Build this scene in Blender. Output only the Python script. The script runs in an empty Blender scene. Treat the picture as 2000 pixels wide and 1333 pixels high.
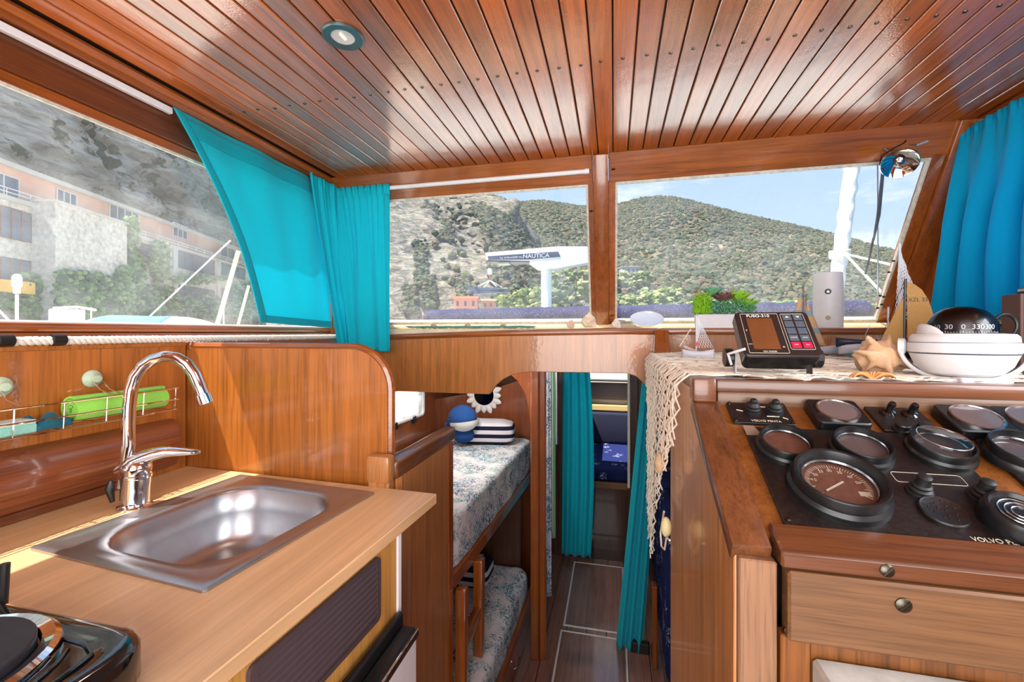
import bpy, bmesh, math, random
from mathutils import Vector, Matrix, noise
random.seed(7)
scene = bpy.context.scene
COL = scene.collection
PI = math.pi

# ---------------------------------------------------------------- camera
FPX = 845.0; HORIZON = 650.0; YAW = math.atan(.2343); EYE = 1.33
cam_d = bpy.data.cameras.new('camera'); cam = bpy.data.objects.new('camera', cam_d); COL.objects.link(cam)
cam_d.sensor_fit = 'HORIZONTAL'; cam_d.sensor_width = 36.0; cam_d.lens = 36.0*FPX/2000.0
cam_d.shift_y = -(666.5-HORIZON)/2000.0
cam_d.clip_start = .02; cam_d.clip_end = 3000
cam.location = (0, 0, EYE); cam.rotation_euler = (PI/2, 0, YAW)
scene.camera = cam
# ---------------------------------------------------------------- colour management
vs = scene.view_settings
vs.view_transform = 'Standard'; vs.look = 'None'; vs.exposure = 0.55; vs.gamma = 1.0; vs.use_curve_mapping = False
# ---------------------------------------------------------------- sky
world = bpy.data.worlds.new('sky'); scene.world = world; world.use_nodes = True
nt = world.node_tree; nt.nodes.clear()
def wn(t, **k):
    n = nt.nodes.new(t)
    for a, b in k.items(): setattr(n, a, b)
    return n
tc = wn('ShaderNodeTexCoord'); sep = wn('ShaderNodeSeparateXYZ'); nt.links.new(tc.outputs['Generated'], sep.inputs[0])
rp = wn('ShaderNodeValToRGB'); nt.links.new(sep.outputs['Z'], rp.inputs[0])
e = rp.color_ramp.elements
e[0].position = 0.0; e[0].color = (.66, .76, .92, 1); e[1].position = .9; e[1].color = (.20, .40, .80, 1)
x = rp.color_ramp.elements.new(.30); x.color = (.46, .61, .90, 1)
mp = wn('ShaderNodeMapping'); mp.inputs['Scale'].default_value = (1.6, 1.6, 6.0); nt.links.new(tc.outputs['Generated'], mp.inputs[0])
nz = wn('ShaderNodeTexNoise'); nz.inputs['Scale'].default_value = 2.2; nz.inputs['Detail'].default_value = 8; nz.inputs['Roughness'].default_value = .62
nt.links.new(mp.outputs[0], nz.inputs[0])
cr = wn('ShaderNodeValToRGB'); cr.color_ramp.elements[0].position = .52; cr.color_ramp.elements[1].position = .70
nt.links.new(nz.outputs[0], cr.inputs[0])
mx = wn('ShaderNodeMix', data_type='RGBA'); mx.inputs['B'].default_value = (.95, .96, .98, 1)
nt.links.new(cr.outputs[0], mx.inputs['Factor']); nt.links.new(rp.outputs[0], mx.inputs['A'])
bg = wn('ShaderNodeBackground'); bg.inputs['Strength'].default_value = 1.0
nt.links.new(mx.outputs['Result'], bg.inputs[0])
wo = wn('ShaderNodeOutputWorld'); nt.links.new(bg.outputs[0], wo.inputs[0])
# ---------------------------------------------------------------- sun: high, from port and slightly aft
sd = bpy.data.lights.new('sun', 'SUN'); sd.energy = 9.5; sd.angle = .009; sd.color = (1, .95, .86)
sun = bpy.data.objects.new('sun', sd); COL.objects.link(sun)
SUN = Vector((.40, .24, -1.0)).normalized()
sun.rotation_euler = SUN.to_track_quat('-Z', 'Y').to_euler(); sun.location = (-4, -2, 8)
# added fill lights brightening the cabin, from behind the camera and the starboard window
def area(name, loc, target, sx, sy, energy, col):
    d = bpy.data.lights.new(name, 'AREA'); d.shape = 'RECTANGLE'; d.size = sx; d.size_y = sy; d.energy = energy; d.color = col
    o = bpy.data.objects.new(name, d); COL.objects.link(o); o.location = loc
    o.rotation_euler = (Vector(target)-Vector(loc)).to_track_quat('-Z', 'Y').to_euler()
    return o
area('aft_opening_fill', (-.05, -1.02, 1.25), (-.05, 2, 1.05), 1.7, 1.4, 40, (1, .97, .93))
area('starboard_window_fill', (1.27, .35, 1.66), (-.6, .8, 1.2), 1.1, .5, 16, (.95, .98, 1))

# ---------------------------------------------------------------- helpers
CT, ST = math.cos(YAW), math.sin(YAW)
def ray(px, py):
    a = (px-1000)/FPX; b = (HORIZON-py)/FPX
    return Vector((-ST+a*CT, CT+a*ST, b))
def at(px, py, X=None, Y=None, Z=None, D=None):
    d = ray(px, py)
    k = X/d.x if X is not None else Y/d.y if Y is not None else (Z-EYE)/d.z if Z is not None else D
    return Vector((0, 0, EYE))+d*k

def lin(c):
    return tuple(((v/255.0)/12.92 if v/255.0 <= .04045 else ((v/255.0+.055)/1.055)**2.4) for v in c)

class MB:
    """collects shapes; build() links them as ONE mesh object"""
    def __init__(s): s.bm = bmesh.new(); s.M = Matrix.Identity(4); s.mi = 0
    def v(s, p): return s.bm.verts.new(s.M @ Vector(p))
    def f(s, vs):
        try:
            fc = s.bm.faces.new(vs); fc.material_index = s.mi; return fc
        except ValueError: return None
    def box(s, x0, x1, y0, y1, z0, z1):
        P = [(x0,y0,z0),(x1,y0,z0),(x1,y1,z0),(x0,y1,z0),(x0,y0,z1),(x1,y0,z1),(x1,y1,z1),(x0,y1,z1)]
        q = [s.v(p) for p in P]
        for a in ((0,3,2,1),(4,5,6,7),(0,1,5,4),(1,2,6,5),(2,3,7,6),(3,0,4,7)): s.f([q[i] for i in a])
        return s
    def hexa(s, P):
        q = [s.v(p) for p in P]
        for a in ((0,3,2,1),(4,5,6,7),(0,1,5,4),(1,2,6,5),(2,3,7,6),(3,0,4,7)): s.f([q[i] for i in a])
        return s
    def beam(s, a, b, w, h, up=(0,0,1)):
        a = Vector(a); b = Vector(b); d = (b-a).normalized(); u = Vector(up)
        r = d.cross(u).normalized(); u = r.cross(d).normalized()
        r *= w/2; u *= h/2
        return s.hexa([a-r-u, a+r-u, b+r-u, b-r-u, a-r+u, a+r+u, b+r+u, b-r+u])
    def tube(s, pts, r, n=8, closed=False, caps=True):
        pts = [Vector(p) for p in pts]; N = len(pts); rings = []
        R = r if isinstance(r, (list, tuple)) else [r]*N
        t0 = (pts[1]-pts[0]).normalized()
        ref = Vector((0,0,1)) if abs(t0.z) < .9 else Vector((1,0,0))
        nrm = t0.cross(ref).normalized(); prev = t0
        for i in range(N):
            if closed: t = (pts[(i+1)%N]-pts[i-1])
            else: t = pts[min(i+1,N-1)]-pts[max(i-1,0)]
            if t.length < 1e-9: t = prev
            t = t.normalized()
            ax = prev.cross(t)
            if ax.length > 1e-7:
                nrm = Matrix.Rotation(prev.angle(t), 3, ax.normalized()) @ nrm
            prev = t; nrm = (nrm - t*nrm.dot(t)).normalized(); b = t.cross(nrm)
            rings.append([s.v(pts[i]+(nrm*math.cos(2*PI*k/n)+b*math.sin(2*PI*k/n))*R[i]) for k in range(n)])
        for i in range(N if closed else N-1):
            A = rings[i]; B = rings[(i+1)%N]
            for k in range(n): s.f([A[k], A[(k+1)%n], B[(k+1)%n], B[k]])
        if caps and not closed:
            s.f(rings[0][::-1]); s.f(rings[-1])
        return s
    def lathe(s, prof, n=24, c=(0,0,0), cap=True, sx=1, sy=1):
        c = Vector(c); rings = []
        for r, h in prof:
            if r < 1e-6: rings.append([s.v(c+Vector((0,0,h)))])
            else: rings.append([s.v(c+Vector((r*sx*math.cos(2*PI*k/n), r*sy*math.sin(2*PI*k/n), h))) for k in range(n)])
        for A, B in zip(rings, rings[1:]):
            for k in range(n):
                a0, a1 = (A[0], A[0]) if len(A)==1 else (A[k], A[(k+1)%n])
                b0, b1 = (B[0], B[0]) if len(B)==1 else (B[k], B[(k+1)%n])
                q = []
                for w in (a0, a1, b1, b0):
                    if w not in q: q.append(w)
                if len(q) > 2: s.f(q)
        if cap:
            if len(rings[0]) > 1: s.f(rings[0][::-1])
            if len(rings[-1]) > 1: s.f(rings[-1])
        return s
    def prism(s, poly, fn, d0, d1):
        """poly: 2-D outline; fn(a, b, d) -> 3-D point; extruded from d0 to d1"""
        A = [s.v(fn(a, b, d0)) for a, b in poly]; B = [s.v(fn(a, b, d1)) for a, b in poly]
        n = len(poly)
        s.f(A[::-1]); s.f(B)
        for k in range(n): s.f([A[k], A[(k+1)%n], B[(k+1)%n], B[k]])
        return s
    def grid(s, fn, nu, nv, close_u=False, close_v=False):
        G = [[s.v(fn(i/(nu), j/(nv))) for j in range(nv if close_v else nv+1)] for i in range(nu if close_u else nu+1)]
        for i in range(nu):
            for j in range(nv):
                a = G[i]; b = G[(i+1) % len(G)]
                s.f([a[j], b[j], b[(j+1) % len(b)], a[(j+1) % len(a)]])
        return s
    def sphere(s, c, r, n=12, m=8, sc=(1,1,1)):
        c = Vector(c)
        return s.grid(lambda u, w: c+Vector((sc[0]*r*math.sin(PI*w)*math.cos(2*PI*u), sc[1]*r*math.sin(PI*w)*math.sin(2*PI*u), sc[2]*r*math.cos(PI*w))), n, m, close_u=True)
    def build(s, name, mat, parent=None, bevel=0, seg=1, smooth=35, solid=0, base=True, clean=True):
        bm = s.bm
        if clean: bmesh.ops.remove_doubles(bm, verts=bm.verts, dist=1e-6)
        bmesh.ops.recalc_face_normals(bm, faces=bm.faces)
        if bevel:
            ed = [e for e in bm.edges if len(e.link_faces)==2 and e.calc_face_angle(0) > .5]
            bmesh.ops.bevel(bm, geom=ed, offset=bevel, segments=seg, profile=.5, affect='EDGES', clamp_overlap=True)
        xs = [v.co for v in bm.verts]
        if base:
            lo = Vector((min(p.x for p in xs), min(p.y for p in xs), min(p.z for p in xs)))
            hi = Vector((max(p.x for p in xs), max(p.y for p in xs), max(p.z for p in xs)))
            org = Vector(((lo.x+hi.x)/2, (lo.y+hi.y)/2, lo.z))
        else: org = Vector((0,0,0))
        for v in bm.verts: v.co -= org
        me = bpy.data.meshes.new(name); bm.to_mesh(me); bm.free()
        for m in (mat if isinstance(mat, (list, tuple)) else [mat]): me.materials.append(m)
        if smooth:
            me.shade_smooth(); me.set_sharp_from_angle(angle=math.radians(smooth))
        o = bpy.data.objects.new(name, me); COL.objects.link(o)
        place(o, org, parent)
        if solid:
            md = o.modifiers.new('thickness', 'SOLIDIFY'); md.thickness = solid; md.offset = 0
        return o
WORLD = {}
def place(o, org, parent):
    WORLD[o.name] = Vector(org)
    if parent is not None:
        o.parent = parent; o.location = Vector(org)-WORLD[parent.name]
    else: o.location = org
def tag(o, label=None, cat=None, group=None, kind=None):
    if label: o['label'] = label
    if cat: o['category'] = cat
    if group: o['group'] = group
    if kind: o['kind'] = kind
    return o
def thing(name, loc, label, cat, group=None):
    o = bpy.data.objects.new(name, None); COL.objects.link(o); o.empty_display_size = .05
    place(o, Vector(loc), None); return tag(o, label, cat, group)
def struct(o): o['kind'] = 'structure'; return o
def twin(o, dloc, parent=None):
    """copy sharing mesh data, shifted by dloc"""
    c = o.copy(); COL.objects.link(c)
    org = WORLD[o.name]+Vector(dloc)
    place(c, org, parent if parent is not None else o.parent); return c
def text(body, size, M, mat, parent, name='lettering', depth=.0003, align='CENTER', spacing=1.0):
    cu = bpy.data.curves.new('t', 'FONT'); cu.body = body; cu.size = size; cu.align_x = align; cu.align_y = 'CENTER'; cu.extrude = depth; cu.space_character = spacing
    t = bpy.data.objects.new('t', cu); COL.objects.link(t)
    me = bpy.data.meshes.new_from_object(t.evaluated_get(bpy.context.evaluated_depsgraph_get()))
    bpy.data.objects.remove(t); bpy.data.curves.remove(cu)
    org = M.to_translation(); R = M.to_3x3().to_4x4(); me.transform(R)
    me.materials.clear(); me.materials.append(mat); me.name = name
    o = bpy.data.objects.new(name, me); COL.objects.link(o); place(o, org, parent); return o
def frame(org, ex, ey):
    """matrix with local x, y along ex, ey (orthonormalised) at org"""
    ex = Vector(ex).normalized(); ez = ex.cross(Vector(ey)).normalized(); ey = ez.cross(ex)
    return Matrix((( ex.x, ey.x, ez.x, org[0]), (ex.y, ey.y, ez.y, org[1]), (ex.z, ey.z, ez.z, org[2]), (0,0,0,1)))
def rrect(x0, x1, y0, y1, r, n=5):
    P = []
    for cx, cy, a in ((x1-r, y1-r, 0), (x0+r, y1-r, 90), (x0+r, y0+r, 180), (x1-r, y0+r, 270)):
        for k in range(n+1):
            t = math.radians(a+90*k/n); P.append((cx+r*math.cos(t), cy+r*math.sin(t)))
    return P
def XZ(a, b, d): return (a, d, b)
def YZ(a, b, d): return (d, a, b)
def XY(a, b, d): return (a, b, d)

# ---------------------------------------------------------------- materials
def newmat(name):
    m = bpy.data.materials.new(name); m.use_nodes = True
    t = m.node_tree; b = t.nodes['Principled BSDF']; return m, t, b
def nd(t, typ, **k):
    n = t.nodes.new(typ)
    for a, b in k.items():
        if a in ('data_type', 'blend_type', 'operation', 'noise_dimensions', 'feature', 'wave_type', 'bands_direction', 'distance'): setattr(n, a, b)
        else: n.inputs[a].default_value = b
    return n
def ramp(t, src, stops):
    r = t.nodes.new('ShaderNodeValToRGB'); el = r.color_ramp.elements
    while len(el) > 1: el.remove(el[-1])
    el[0].position = stops[0][0]; el[0].color = (*stops[0][1], 1)
    for p, c in stops[1:]:
        x = el.new(p); x.color = (*c, 1)
    t.links.new(src, r.inputs[0]); return r.outputs[0]
def wood(name, c, axis='Z', rough=.32, coat=.6, contrast=.45, scale=1.0, vary=.15, bump=.12, dark=None, coat_rough=.08, peel=0, coat_ior=1.5, pore_amt=.8):
    """varnished timber: streaks along the grain axis, broad tone bands, pores, slight orange peel"""
    m, t, b = newmat(name); L = t.links
    c = lin(c); dk = lin(dk_ := dark) if dark else tuple(v*(1-contrast) for v in c)
    co = nd(t, 'ShaderNodeTexCoord'); oi = t.nodes.new('ShaderNodeObjectInfo')
    ofs = nd(t, 'ShaderNodeVectorMath', operation='SCALE'); L.new(co.outputs['Object'], ofs.inputs[0]); ofs.inputs['Scale'].default_value = scale
    rnd = nd(t, 'ShaderNodeMath', operation='MULTIPLY'); rnd.inputs[1].default_value = 37.0; L.new(oi.outputs['Random'], rnd.inputs[0])
    add = nd(t, 'ShaderNodeVectorMath', operation='ADD'); L.new(ofs.outputs[0], add.inputs[0]); L.new(rnd.outputs[0], add.inputs[1])
    along = {'X': (2.0, 52, 52), 'Y': (52, 2.0, 52), 'Z': (52, 52, 2.0)}[axis]
    m1 = nd(t, 'ShaderNodeMapping'); m1.inputs['Scale'].default_value = along; L.new(add.outputs[0], m1.inputs[0])
    n1 = nd(t, 'ShaderNodeTexNoise', Scale=1.0, Detail=6.0, Roughness=.6, Distortion=.6); L.new(m1.outputs[0], n1.inputs['Vector'])
    m2 = nd(t, 'ShaderNodeMapping'); m2.inputs['Scale'].default_value = tuple(v*6 if v > 2 else v*4 for v in along); L.new(add.outputs[0], m2.inputs[0])
    n2 = nd(t, 'ShaderNodeTexNoise', Scale=1.0, Detail=3.0, Roughness=.6); L.new(m2.outputs[0], n2.inputs['Vector'])
    n3 = nd(t, 'ShaderNodeTexNoise', Scale=3.0, Detail=2.0); L.new(add.outputs[0], n3.inputs['Vector'])
    base = ramp(t, n1.outputs[0], [(.30, dk), (.52, c), (.72, tuple(min(1, v*1.22) for v in c))])
    pore = ramp(t, n2.outputs[0], [(.34, (.62,)*3), (.50, (1,)*3)])
    mul = nd(t, 'ShaderNodeMix', data_type='RGBA', blend_type='MULTIPLY', Factor=pore_amt); L.new(base, mul.inputs['A']); L.new(pore, mul.inputs['B'])
    broad = ramp(t, n3.outputs[0], [(.3, (.82,)*3), (.7, (1.12,)*3)])
    mu2 = nd(t, 'ShaderNodeMix', data_type='RGBA', blend_type='MULTIPLY', Factor=.8); L.new(mul.outputs['Result'], mu2.inputs['A']); L.new(broad, mu2.inputs['B'])
    hsv = t.nodes.new('ShaderNodeHueSaturation'); L.new(mu2.outputs['Result'], hsv.inputs['Color'])
    mr = t.nodes.new('ShaderNodeMapRange'); L.new(oi.outputs['Random'], mr.inputs[0]); mr.inputs[3].default_value = 1-vary; mr.inputs[4].default_value = 1+vary
    L.new(mr.outputs[0], hsv.inputs['Value'])
    L.new(hsv.outputs[0], b.inputs['Base Color'])
    b.inputs['Roughness'].default_value = rough; b.inputs['Coat Weight'].default_value = coat; b.inputs['Coat Roughness'].default_value = coat_rough; b.inputs['Coat IOR'].default_value = coat_ior
    bp = nd(t, 'ShaderNodeBump', Strength=bump, Distance=.002); L.new(n2.outputs[0], bp.inputs['Height']); L.new(bp.outputs[0], b.inputs['Normal'])
    if peel:
        n4 = nd(t, 'ShaderNodeTexNoise', Scale=peel, Detail=2.0); L.new(co.outputs['Object'], n4.inputs['Vector'])
        n5 = nd(t, 'ShaderNodeTexNoise', Scale=11.0, Detail=2.0); L.new(add.outputs[0], n5.inputs['Vector'])
        ad = nd(t, 'ShaderNodeMath', operation='MULTIPLY_ADD'); L.new(n5.outputs[0], ad.inputs[0]); ad.inputs[1].default_value = 3.0; L.new(n4.outputs[0], ad.inputs[2])
        bc = nd(t, 'ShaderNodeBump', Strength=.12, Distance=.003); L.new(ad.outputs[0], bc.inputs['Height']); L.new(bc.outputs[0], b.inputs['Coat Normal'])
    return m
def plain(name, c, rough=.5, metal=0, coat=0, spec=.5, noise_amt=0, nscale=40, bump=0, trans=0, alpha=1):
    m, t, b = newmat(name); L = t.links; c = lin(c)
    b.inputs['Base Color'].default_value = (*c, 1); b.inputs['Roughness'].default_value = rough; b.inputs['Metallic'].default_value = metal
    b.inputs['Coat Weight'].default_value = coat; b.inputs['Specular IOR Level'].default_value = spec
    if trans: b.inputs['Transmission Weight'].default_value = trans
    co = nd(t, 'ShaderNodeTexCoord'); n = nd(t, 'ShaderNodeTexNoise', Scale=float(nscale), Detail=5.0, Roughness=.6); L.new(co.outputs['Object'], n.inputs['Vector'])
    na = max(noise_amt, .03)
    L.new(ramp(t, n.outputs[0], [(.3, tuple(v*(1-na) for v in c)), (.7, tuple(min(1, v*(1+na)) for v in c))]), b.inputs['Base Color'])
    if bump:
        bp = nd(t, 'ShaderNodeBump', Strength=bump, Distance=.002); L.new(n.outputs[0], bp.inputs['Height']); L.new(bp.outputs[0], b.inputs['Normal'])
    return m
def cloth(name, c, transl=.35, weave=900, rough=.85):
    m, t, b = newmat(name); L = t.links; c = lin(c)
    co = nd(t, 'ShaderNodeTexCoord'); n = nd(t, 'ShaderNodeTexNoise', Scale=float(weave), Detail=2.0); L.new(co.outputs['Object'], n.inputs['Vector'])
    col = ramp(t, n.outputs[0], [(.3, tuple(v*.88 for v in c)), (.7, tuple(min(1, v*1.08) for v in c))])
    L.new(col, b.inputs['Base Color']); b.inputs['Roughness'].default_value = rough; b.inputs['Specular IOR Level'].default_value = .15
    b.inputs['Sheen Weight'].default_value = .15
    if transl:
        tr = t.nodes.new('ShaderNodeBsdfTranslucent'); L.new(col, tr.inputs[0])
        ms = t.nodes.new('ShaderNodeMixShader'); ms.inputs[0].default_value = transl
        L.new(b.outputs[0], ms.inputs[1]); L.new(tr.outputs[0], ms.inputs[2]); L.new(ms.outputs[0], t.nodes['Material Output'].inputs[0])
    return m
def pattern_cloth(name, base, ink, style):
    """printed bedding: coral sprigs, knots or stripes"""
    m, t, b = newmat(name); L = t.links
    co = nd(t, 'ShaderNodeTexCoord'); base = lin(base); ink = [lin(i) for i in ink]
    b.inputs['Roughness'].default_value = .85; b.inputs['Specular IOR Level'].default_value = .15
    if style == 'coral':
        src = (*base, 1); prev = None
        for k, (sc, c) in enumerate(((11, ink[0]), (14, ink[1]), (9, ink[2]))):
            mp = nd(t, 'ShaderNodeMapping'); mp.inputs['Location'].default_value = (k*3.1, k*1.7, k*.9); L.new(co.outputs['Object'], mp.inputs[0])
            big = nd(t, 'ShaderNodeTexNoise', Scale=sc*.75, Detail=1.0); L.new(mp.outputs[0], big.inputs['Vector'])
            ww = nd(t, 'ShaderNodeTexNoise', Scale=sc*3.2, Detail=2.0, Roughness=.5, Distortion=1.6); L.new(mp.outputs[0], ww.inputs['Vector'])
            line = ramp(t, ww.outputs[0], [(.452, (0,)*3), (.478, (1,)*3), (.522, (1,)*3), (.548, (0,)*3)])
            reg = ramp(t, big.outputs[0], [(.44, (0,)*3), (.55, (1,)*3)])
            mk = nd(t, 'ShaderNodeMath', operation='MULTIPLY'); L.new(line, mk.inputs[0]); L.new(reg, mk.inputs[1])
            mx = nd(t, 'ShaderNodeMix', data_type='RGBA'); L.new(mk.outputs[0], mx.inputs['Factor']); mx.inputs['B'].default_value = (*c, 1)
            if prev is None: mx.inputs['A'].default_value = src
            else: L.new(prev, mx.inputs['A'])
            prev = mx.outputs['Result']
        L.new(prev, b.inputs['Base Color'])
    elif style == 'knots':
        vo = nd(t, 'ShaderNodeTexVoronoi', Scale=9.0, Randomness=.8); L.new(co.outputs['Object'], vo.inputs['Vector'])
        ww = nd(t, 'ShaderNodeTexNoise', Scale=26.0, Detail=1.0, Distortion=1.8); L.new(co.outputs['Object'], ww.inputs['Vector'])
        line = ramp(t, ww.outputs[0], [(.47, (0,)*3), (.49, (1,)*3), (.51, (1,)*3), (.53, (0,)*3)])
        reg = ramp(t, vo.outputs['Distance'], [(.30, (1,)*3), (.36, (0,)*3)])
        mk = nd(t, 'ShaderNodeMath', operation='MULTIPLY'); L.new(line, mk.inputs[0]); L.new(reg, mk.inputs[1])
        mx = nd(t, 'ShaderNodeMix', data_type='RGBA'); L.new(mk.outputs[0], mx.inputs['Factor']); mx.inputs['A'].default_value = (*base, 1); mx.inputs['B'].default_value = (*ink[0], 1)
        L.new(mx.outputs['Result'], b.inputs['Base Color'])
    else:
        sp = nd(t, 'ShaderNodeSeparateXYZ'); L.new(co.outputs['Object'], sp.inputs[0])
        mm = nd(t, 'ShaderNodeMath', operation='MULTIPLY'); mm.inputs[1].default_value = 1/.052; L.new(sp.outputs['Z'], mm.inputs[0])
        fr = nd(t, 'ShaderNodeMath', operation='FRACT'); L.new(mm.outputs[0], fr.inputs[0])
        L.new(ramp(t, fr.outputs[0], [(0, base), (.48, base), (.52, ink[0]), (1, ink[0])]), b.inputs['Base Color'])
    return m
def glass_mat(name, tint=(.93, .95, .95), haze=.05, refl=.9):
    """old window pane: clear, weakly mirroring, a film of salt haze"""
    m, t, b = newmat(name); L = t.links; t.nodes.remove(b)
    tr = t.nodes.new('ShaderNodeBsdfTransparent'); tr.inputs[0].default_value = (*tint, 1)
    gl = t.nodes.new('ShaderNodeBsdfGlossy'); gl.inputs['Roughness'].default_value = .02; gl.inputs[0].default_value = (refl,)*3+(1,)
    lw = t.nodes.new('ShaderNodeLayerWeight'); lw.inputs[0].default_value = .5
    pw = nd(t, 'ShaderNodeMath', operation='POWER'); L.new(lw.outputs['Facing'], pw.inputs[0]); pw.inputs[1].default_value = 5.0
    fr = nd(t, 'ShaderNodeMath', operation='MULTIPLY_ADD'); L.new(pw.outputs[0], fr.inputs[0]); fr.inputs[1].default_value = .85; fr.inputs[2].default_value = .025
    m1 = t.nodes.new('ShaderNodeMixShader'); L.new(fr.outputs[0], m1.inputs[0]); L.new(tr.outputs[0], m1.inputs[1]); L.new(gl.outputs[0], m1.inputs[2])
    df = t.nodes.new('ShaderNodeBsdfTranslucent'); df.inputs[0].default_value = (.9, .93, .95, 1)
    co = nd(t, 'ShaderNodeTexCoord'); n = nd(t, 'ShaderNodeTexNoise', Scale=5.0, Detail=8.0, Roughness=.65); L.new(co.outputs['Object'], n.inputs['Vector'])
    mr = t.nodes.new('ShaderNodeMapRange'); L.new(n.outputs[0], mr.inputs[0]); mr.inputs[1].default_value = .35; mr.inputs[2].default_value = .75; mr.inputs[3].default_value = haze*.5; mr.inputs[4].default_value = haze*2
    m2 = t.nodes.new('ShaderNodeMixShader'); L.new(mr.outputs[0], m2.inputs[0]); L.new(m1.outputs[0], m2.inputs[1]); L.new(df.outputs[0], m2.inputs[2])
    L.new(m2.outputs[0], t.nodes['Material Output'].inputs[0]); return m

M = {}
M['ceil'] = wood('varnished_mahogany_planks', (186, 92, 24), 'Y', rough=.40, coat=1.0, contrast=.45, vary=.26, bump=.10, coat_rough=.045, peel=220, coat_ior=2.1)
M['ceil_back'] = plain('dark_seam', (38, 16, 8), .6)
M['mahog'] = wood('mahogany_rails', (156, 84, 32), 'X', rough=.28, coat=.8, contrast=.40)
M['mahogY'] = wood('mahogany_rails_fore_aft', (154, 80, 28), 'Y', rough=.28, coat=.8, contrast=.40)
M['mahogZ'] = wood('mahogany_posts', (156, 82, 30), 'Z', rough=.28, coat=.8, contrast=.36)
M['dark_mahogY'] = wood('dark_mahogany_board', (112, 58, 28), 'Y', rough=.3, coat=.6, contrast=.4)
M['teakZ'] = wood('teak_veneer_upright', (178, 112, 56), 'Z', rough=.32, coat=.7, contrast=.26, bump=.08, peel=60)
M['teakdZ'] = wood('galley_bulkhead_veneer', (184, 108, 42), 'Z', rough=.32, coat=.7, contrast=.30, scale=.6, peel=60)
M['consX'] = wood('console_teak_across', (116, 80, 50), 'X', rough=.45, coat=.2, contrast=.34)
M['consXr'] = wood('console_red_teak_across', (108, 62, 34), 'X', rough=.36, coat=.5, contrast=.38)
M['consY'] = wood('console_teak_fore_aft', (106, 62, 34), 'Y', rough=.34, coat=.5, contrast=.40)
M['consZ'] = wood('console_teak_upright', (190, 126, 70), 'Z', rough=.38, coat=.4, contrast=.30)
M['consPale'] = wood('bare_post_wood', (136, 98, 70), 'Z', rough=.6, coat=0, contrast=.22)
M['consGold'] = wood('golden_plywood', (126, 74, 30), 'Z', rough=.4, coat=.3, contrast=.36)
M['beech'] = wood('beech_laminate', (214, 172, 126), 'Y', rough=.42, coat=.1, contrast=.10, scale=.5, vary=.02, bump=.02, pore_amt=.22)
M['pine'] = wood('golden_pine_panel', (206, 150, 76), 'Z', rough=.4, coat=.3, contrast=.20)
M['sole'] = wood('cabin_sole_boards', (152, 108, 92), 'Y', rough=.25, coat=.6, contrast=.28, vary=.14)
M['white_paint'] = plain('white_gelcoat', (240, 238, 230), .35, coat=.3)
M['cream'] = plain('cream_sill_paint', (232, 212, 178), .5, noise_amt=.12, nscale=12)
M['white'] = plain('white_plastic', (232, 230, 232), .38)
M['grey_white'] = plain('pale_grey_plastic', (206, 206, 212), .45)
M['black'] = plain('black_plastic', (24, 23, 24), .38)
M['black_gloss'] = plain('gloss_black_enamel', (16, 16, 17), .10, coat=.6)
M['black_crinkle'] = plain('worn_black_panel', (26, 21, 21), .36, noise_amt=.45, nscale=120, bump=.35)
M['rubber'] = plain('black_rubber', (20, 21, 23), .50, noise_amt=.2)
M['steel'] = plain('brushed_steel', (182, 182, 186), .34, metal=1, noise_amt=.06, nscale=20)
M['chrome'] = plain('chrome', (228, 228, 230), .05, metal=1)
M['brass'] = plain('tarnished_screw', (84, 78, 68), .35, metal=1, noise_amt=.3, nscale=300)
M['turq'] = cloth('turquoise_cotton', (30, 220, 236), .45)
M['turq_hem'] = cloth('turquoise_hem', (14, 186, 204), .3)
M['turq_sky_tint'] = cloth('turquoise_cotton_sky_tint', (8, 190, 236), .45)  # bluer copy of the turquoise cotton: sky backlight and shade put into its colour
M['glass'] = glass_mat('window_glass')
M['seal'] = plain('weathered_window_seal', (206, 200, 186), .6, noise_amt=.25, nscale=60, bump=.3)
M['rope'] = plain('white_rope', (232, 226, 214), .8, noise_amt=.15, nscale=300, bump=.4)

# ================================================================ THE SHELL
ZC = 2.115
# ---- ceiling: backing with overhanging roof edge, planks, screws
ce = struct(MB().box(-1.60, 1.50, -1.2, 2.06, 2.130, 2.20).build('ceiling', M['white_paint'], bevel=.01))
sm = MB().box(-1.46, 1.36, -1.18, 2.02, 2.124, 2.1302).build('seam_backing', M['ceil_back'], ce)
pm = MB().box(-.0288, .0288, -1.15, 1.985, ZC, 2.124)
p0 = pm.build('plank', M['ceil'], ce, bevel=.0022)
PITCH = .0622; first = True; planks = []
for k in range(-23, 22):
    xc = -.033 + PITCH*k
    if xc < -1.40 or xc > 1.30: continue
    if first: p0.location += Vector((xc, 0, 0)); WORLD[p0.name] += Vector((xc, 0, 0)); base_x = xc; first = False; planks.append(xc)
    else: twin(p0, (xc-base_x, 0, 0)); planks.append(xc)
s0 = MB().lathe([(0, -.002), (.0045, -.002), (.0068, .0015), (.0068, .003)], 8, (planks[0], 1.28, ZC)).build('screw', M['brass'], ce)
for i, xc in enumerate(planks):
    for j, yy in enumerate((1.28, 1.955, .56)):
        if i == 0 and j == 0: continue
        twin(s0, (xc-planks[0]+random.uniform(-.003, .003), yy-1.28+random.uniform(-.004, .004), 0))
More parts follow.
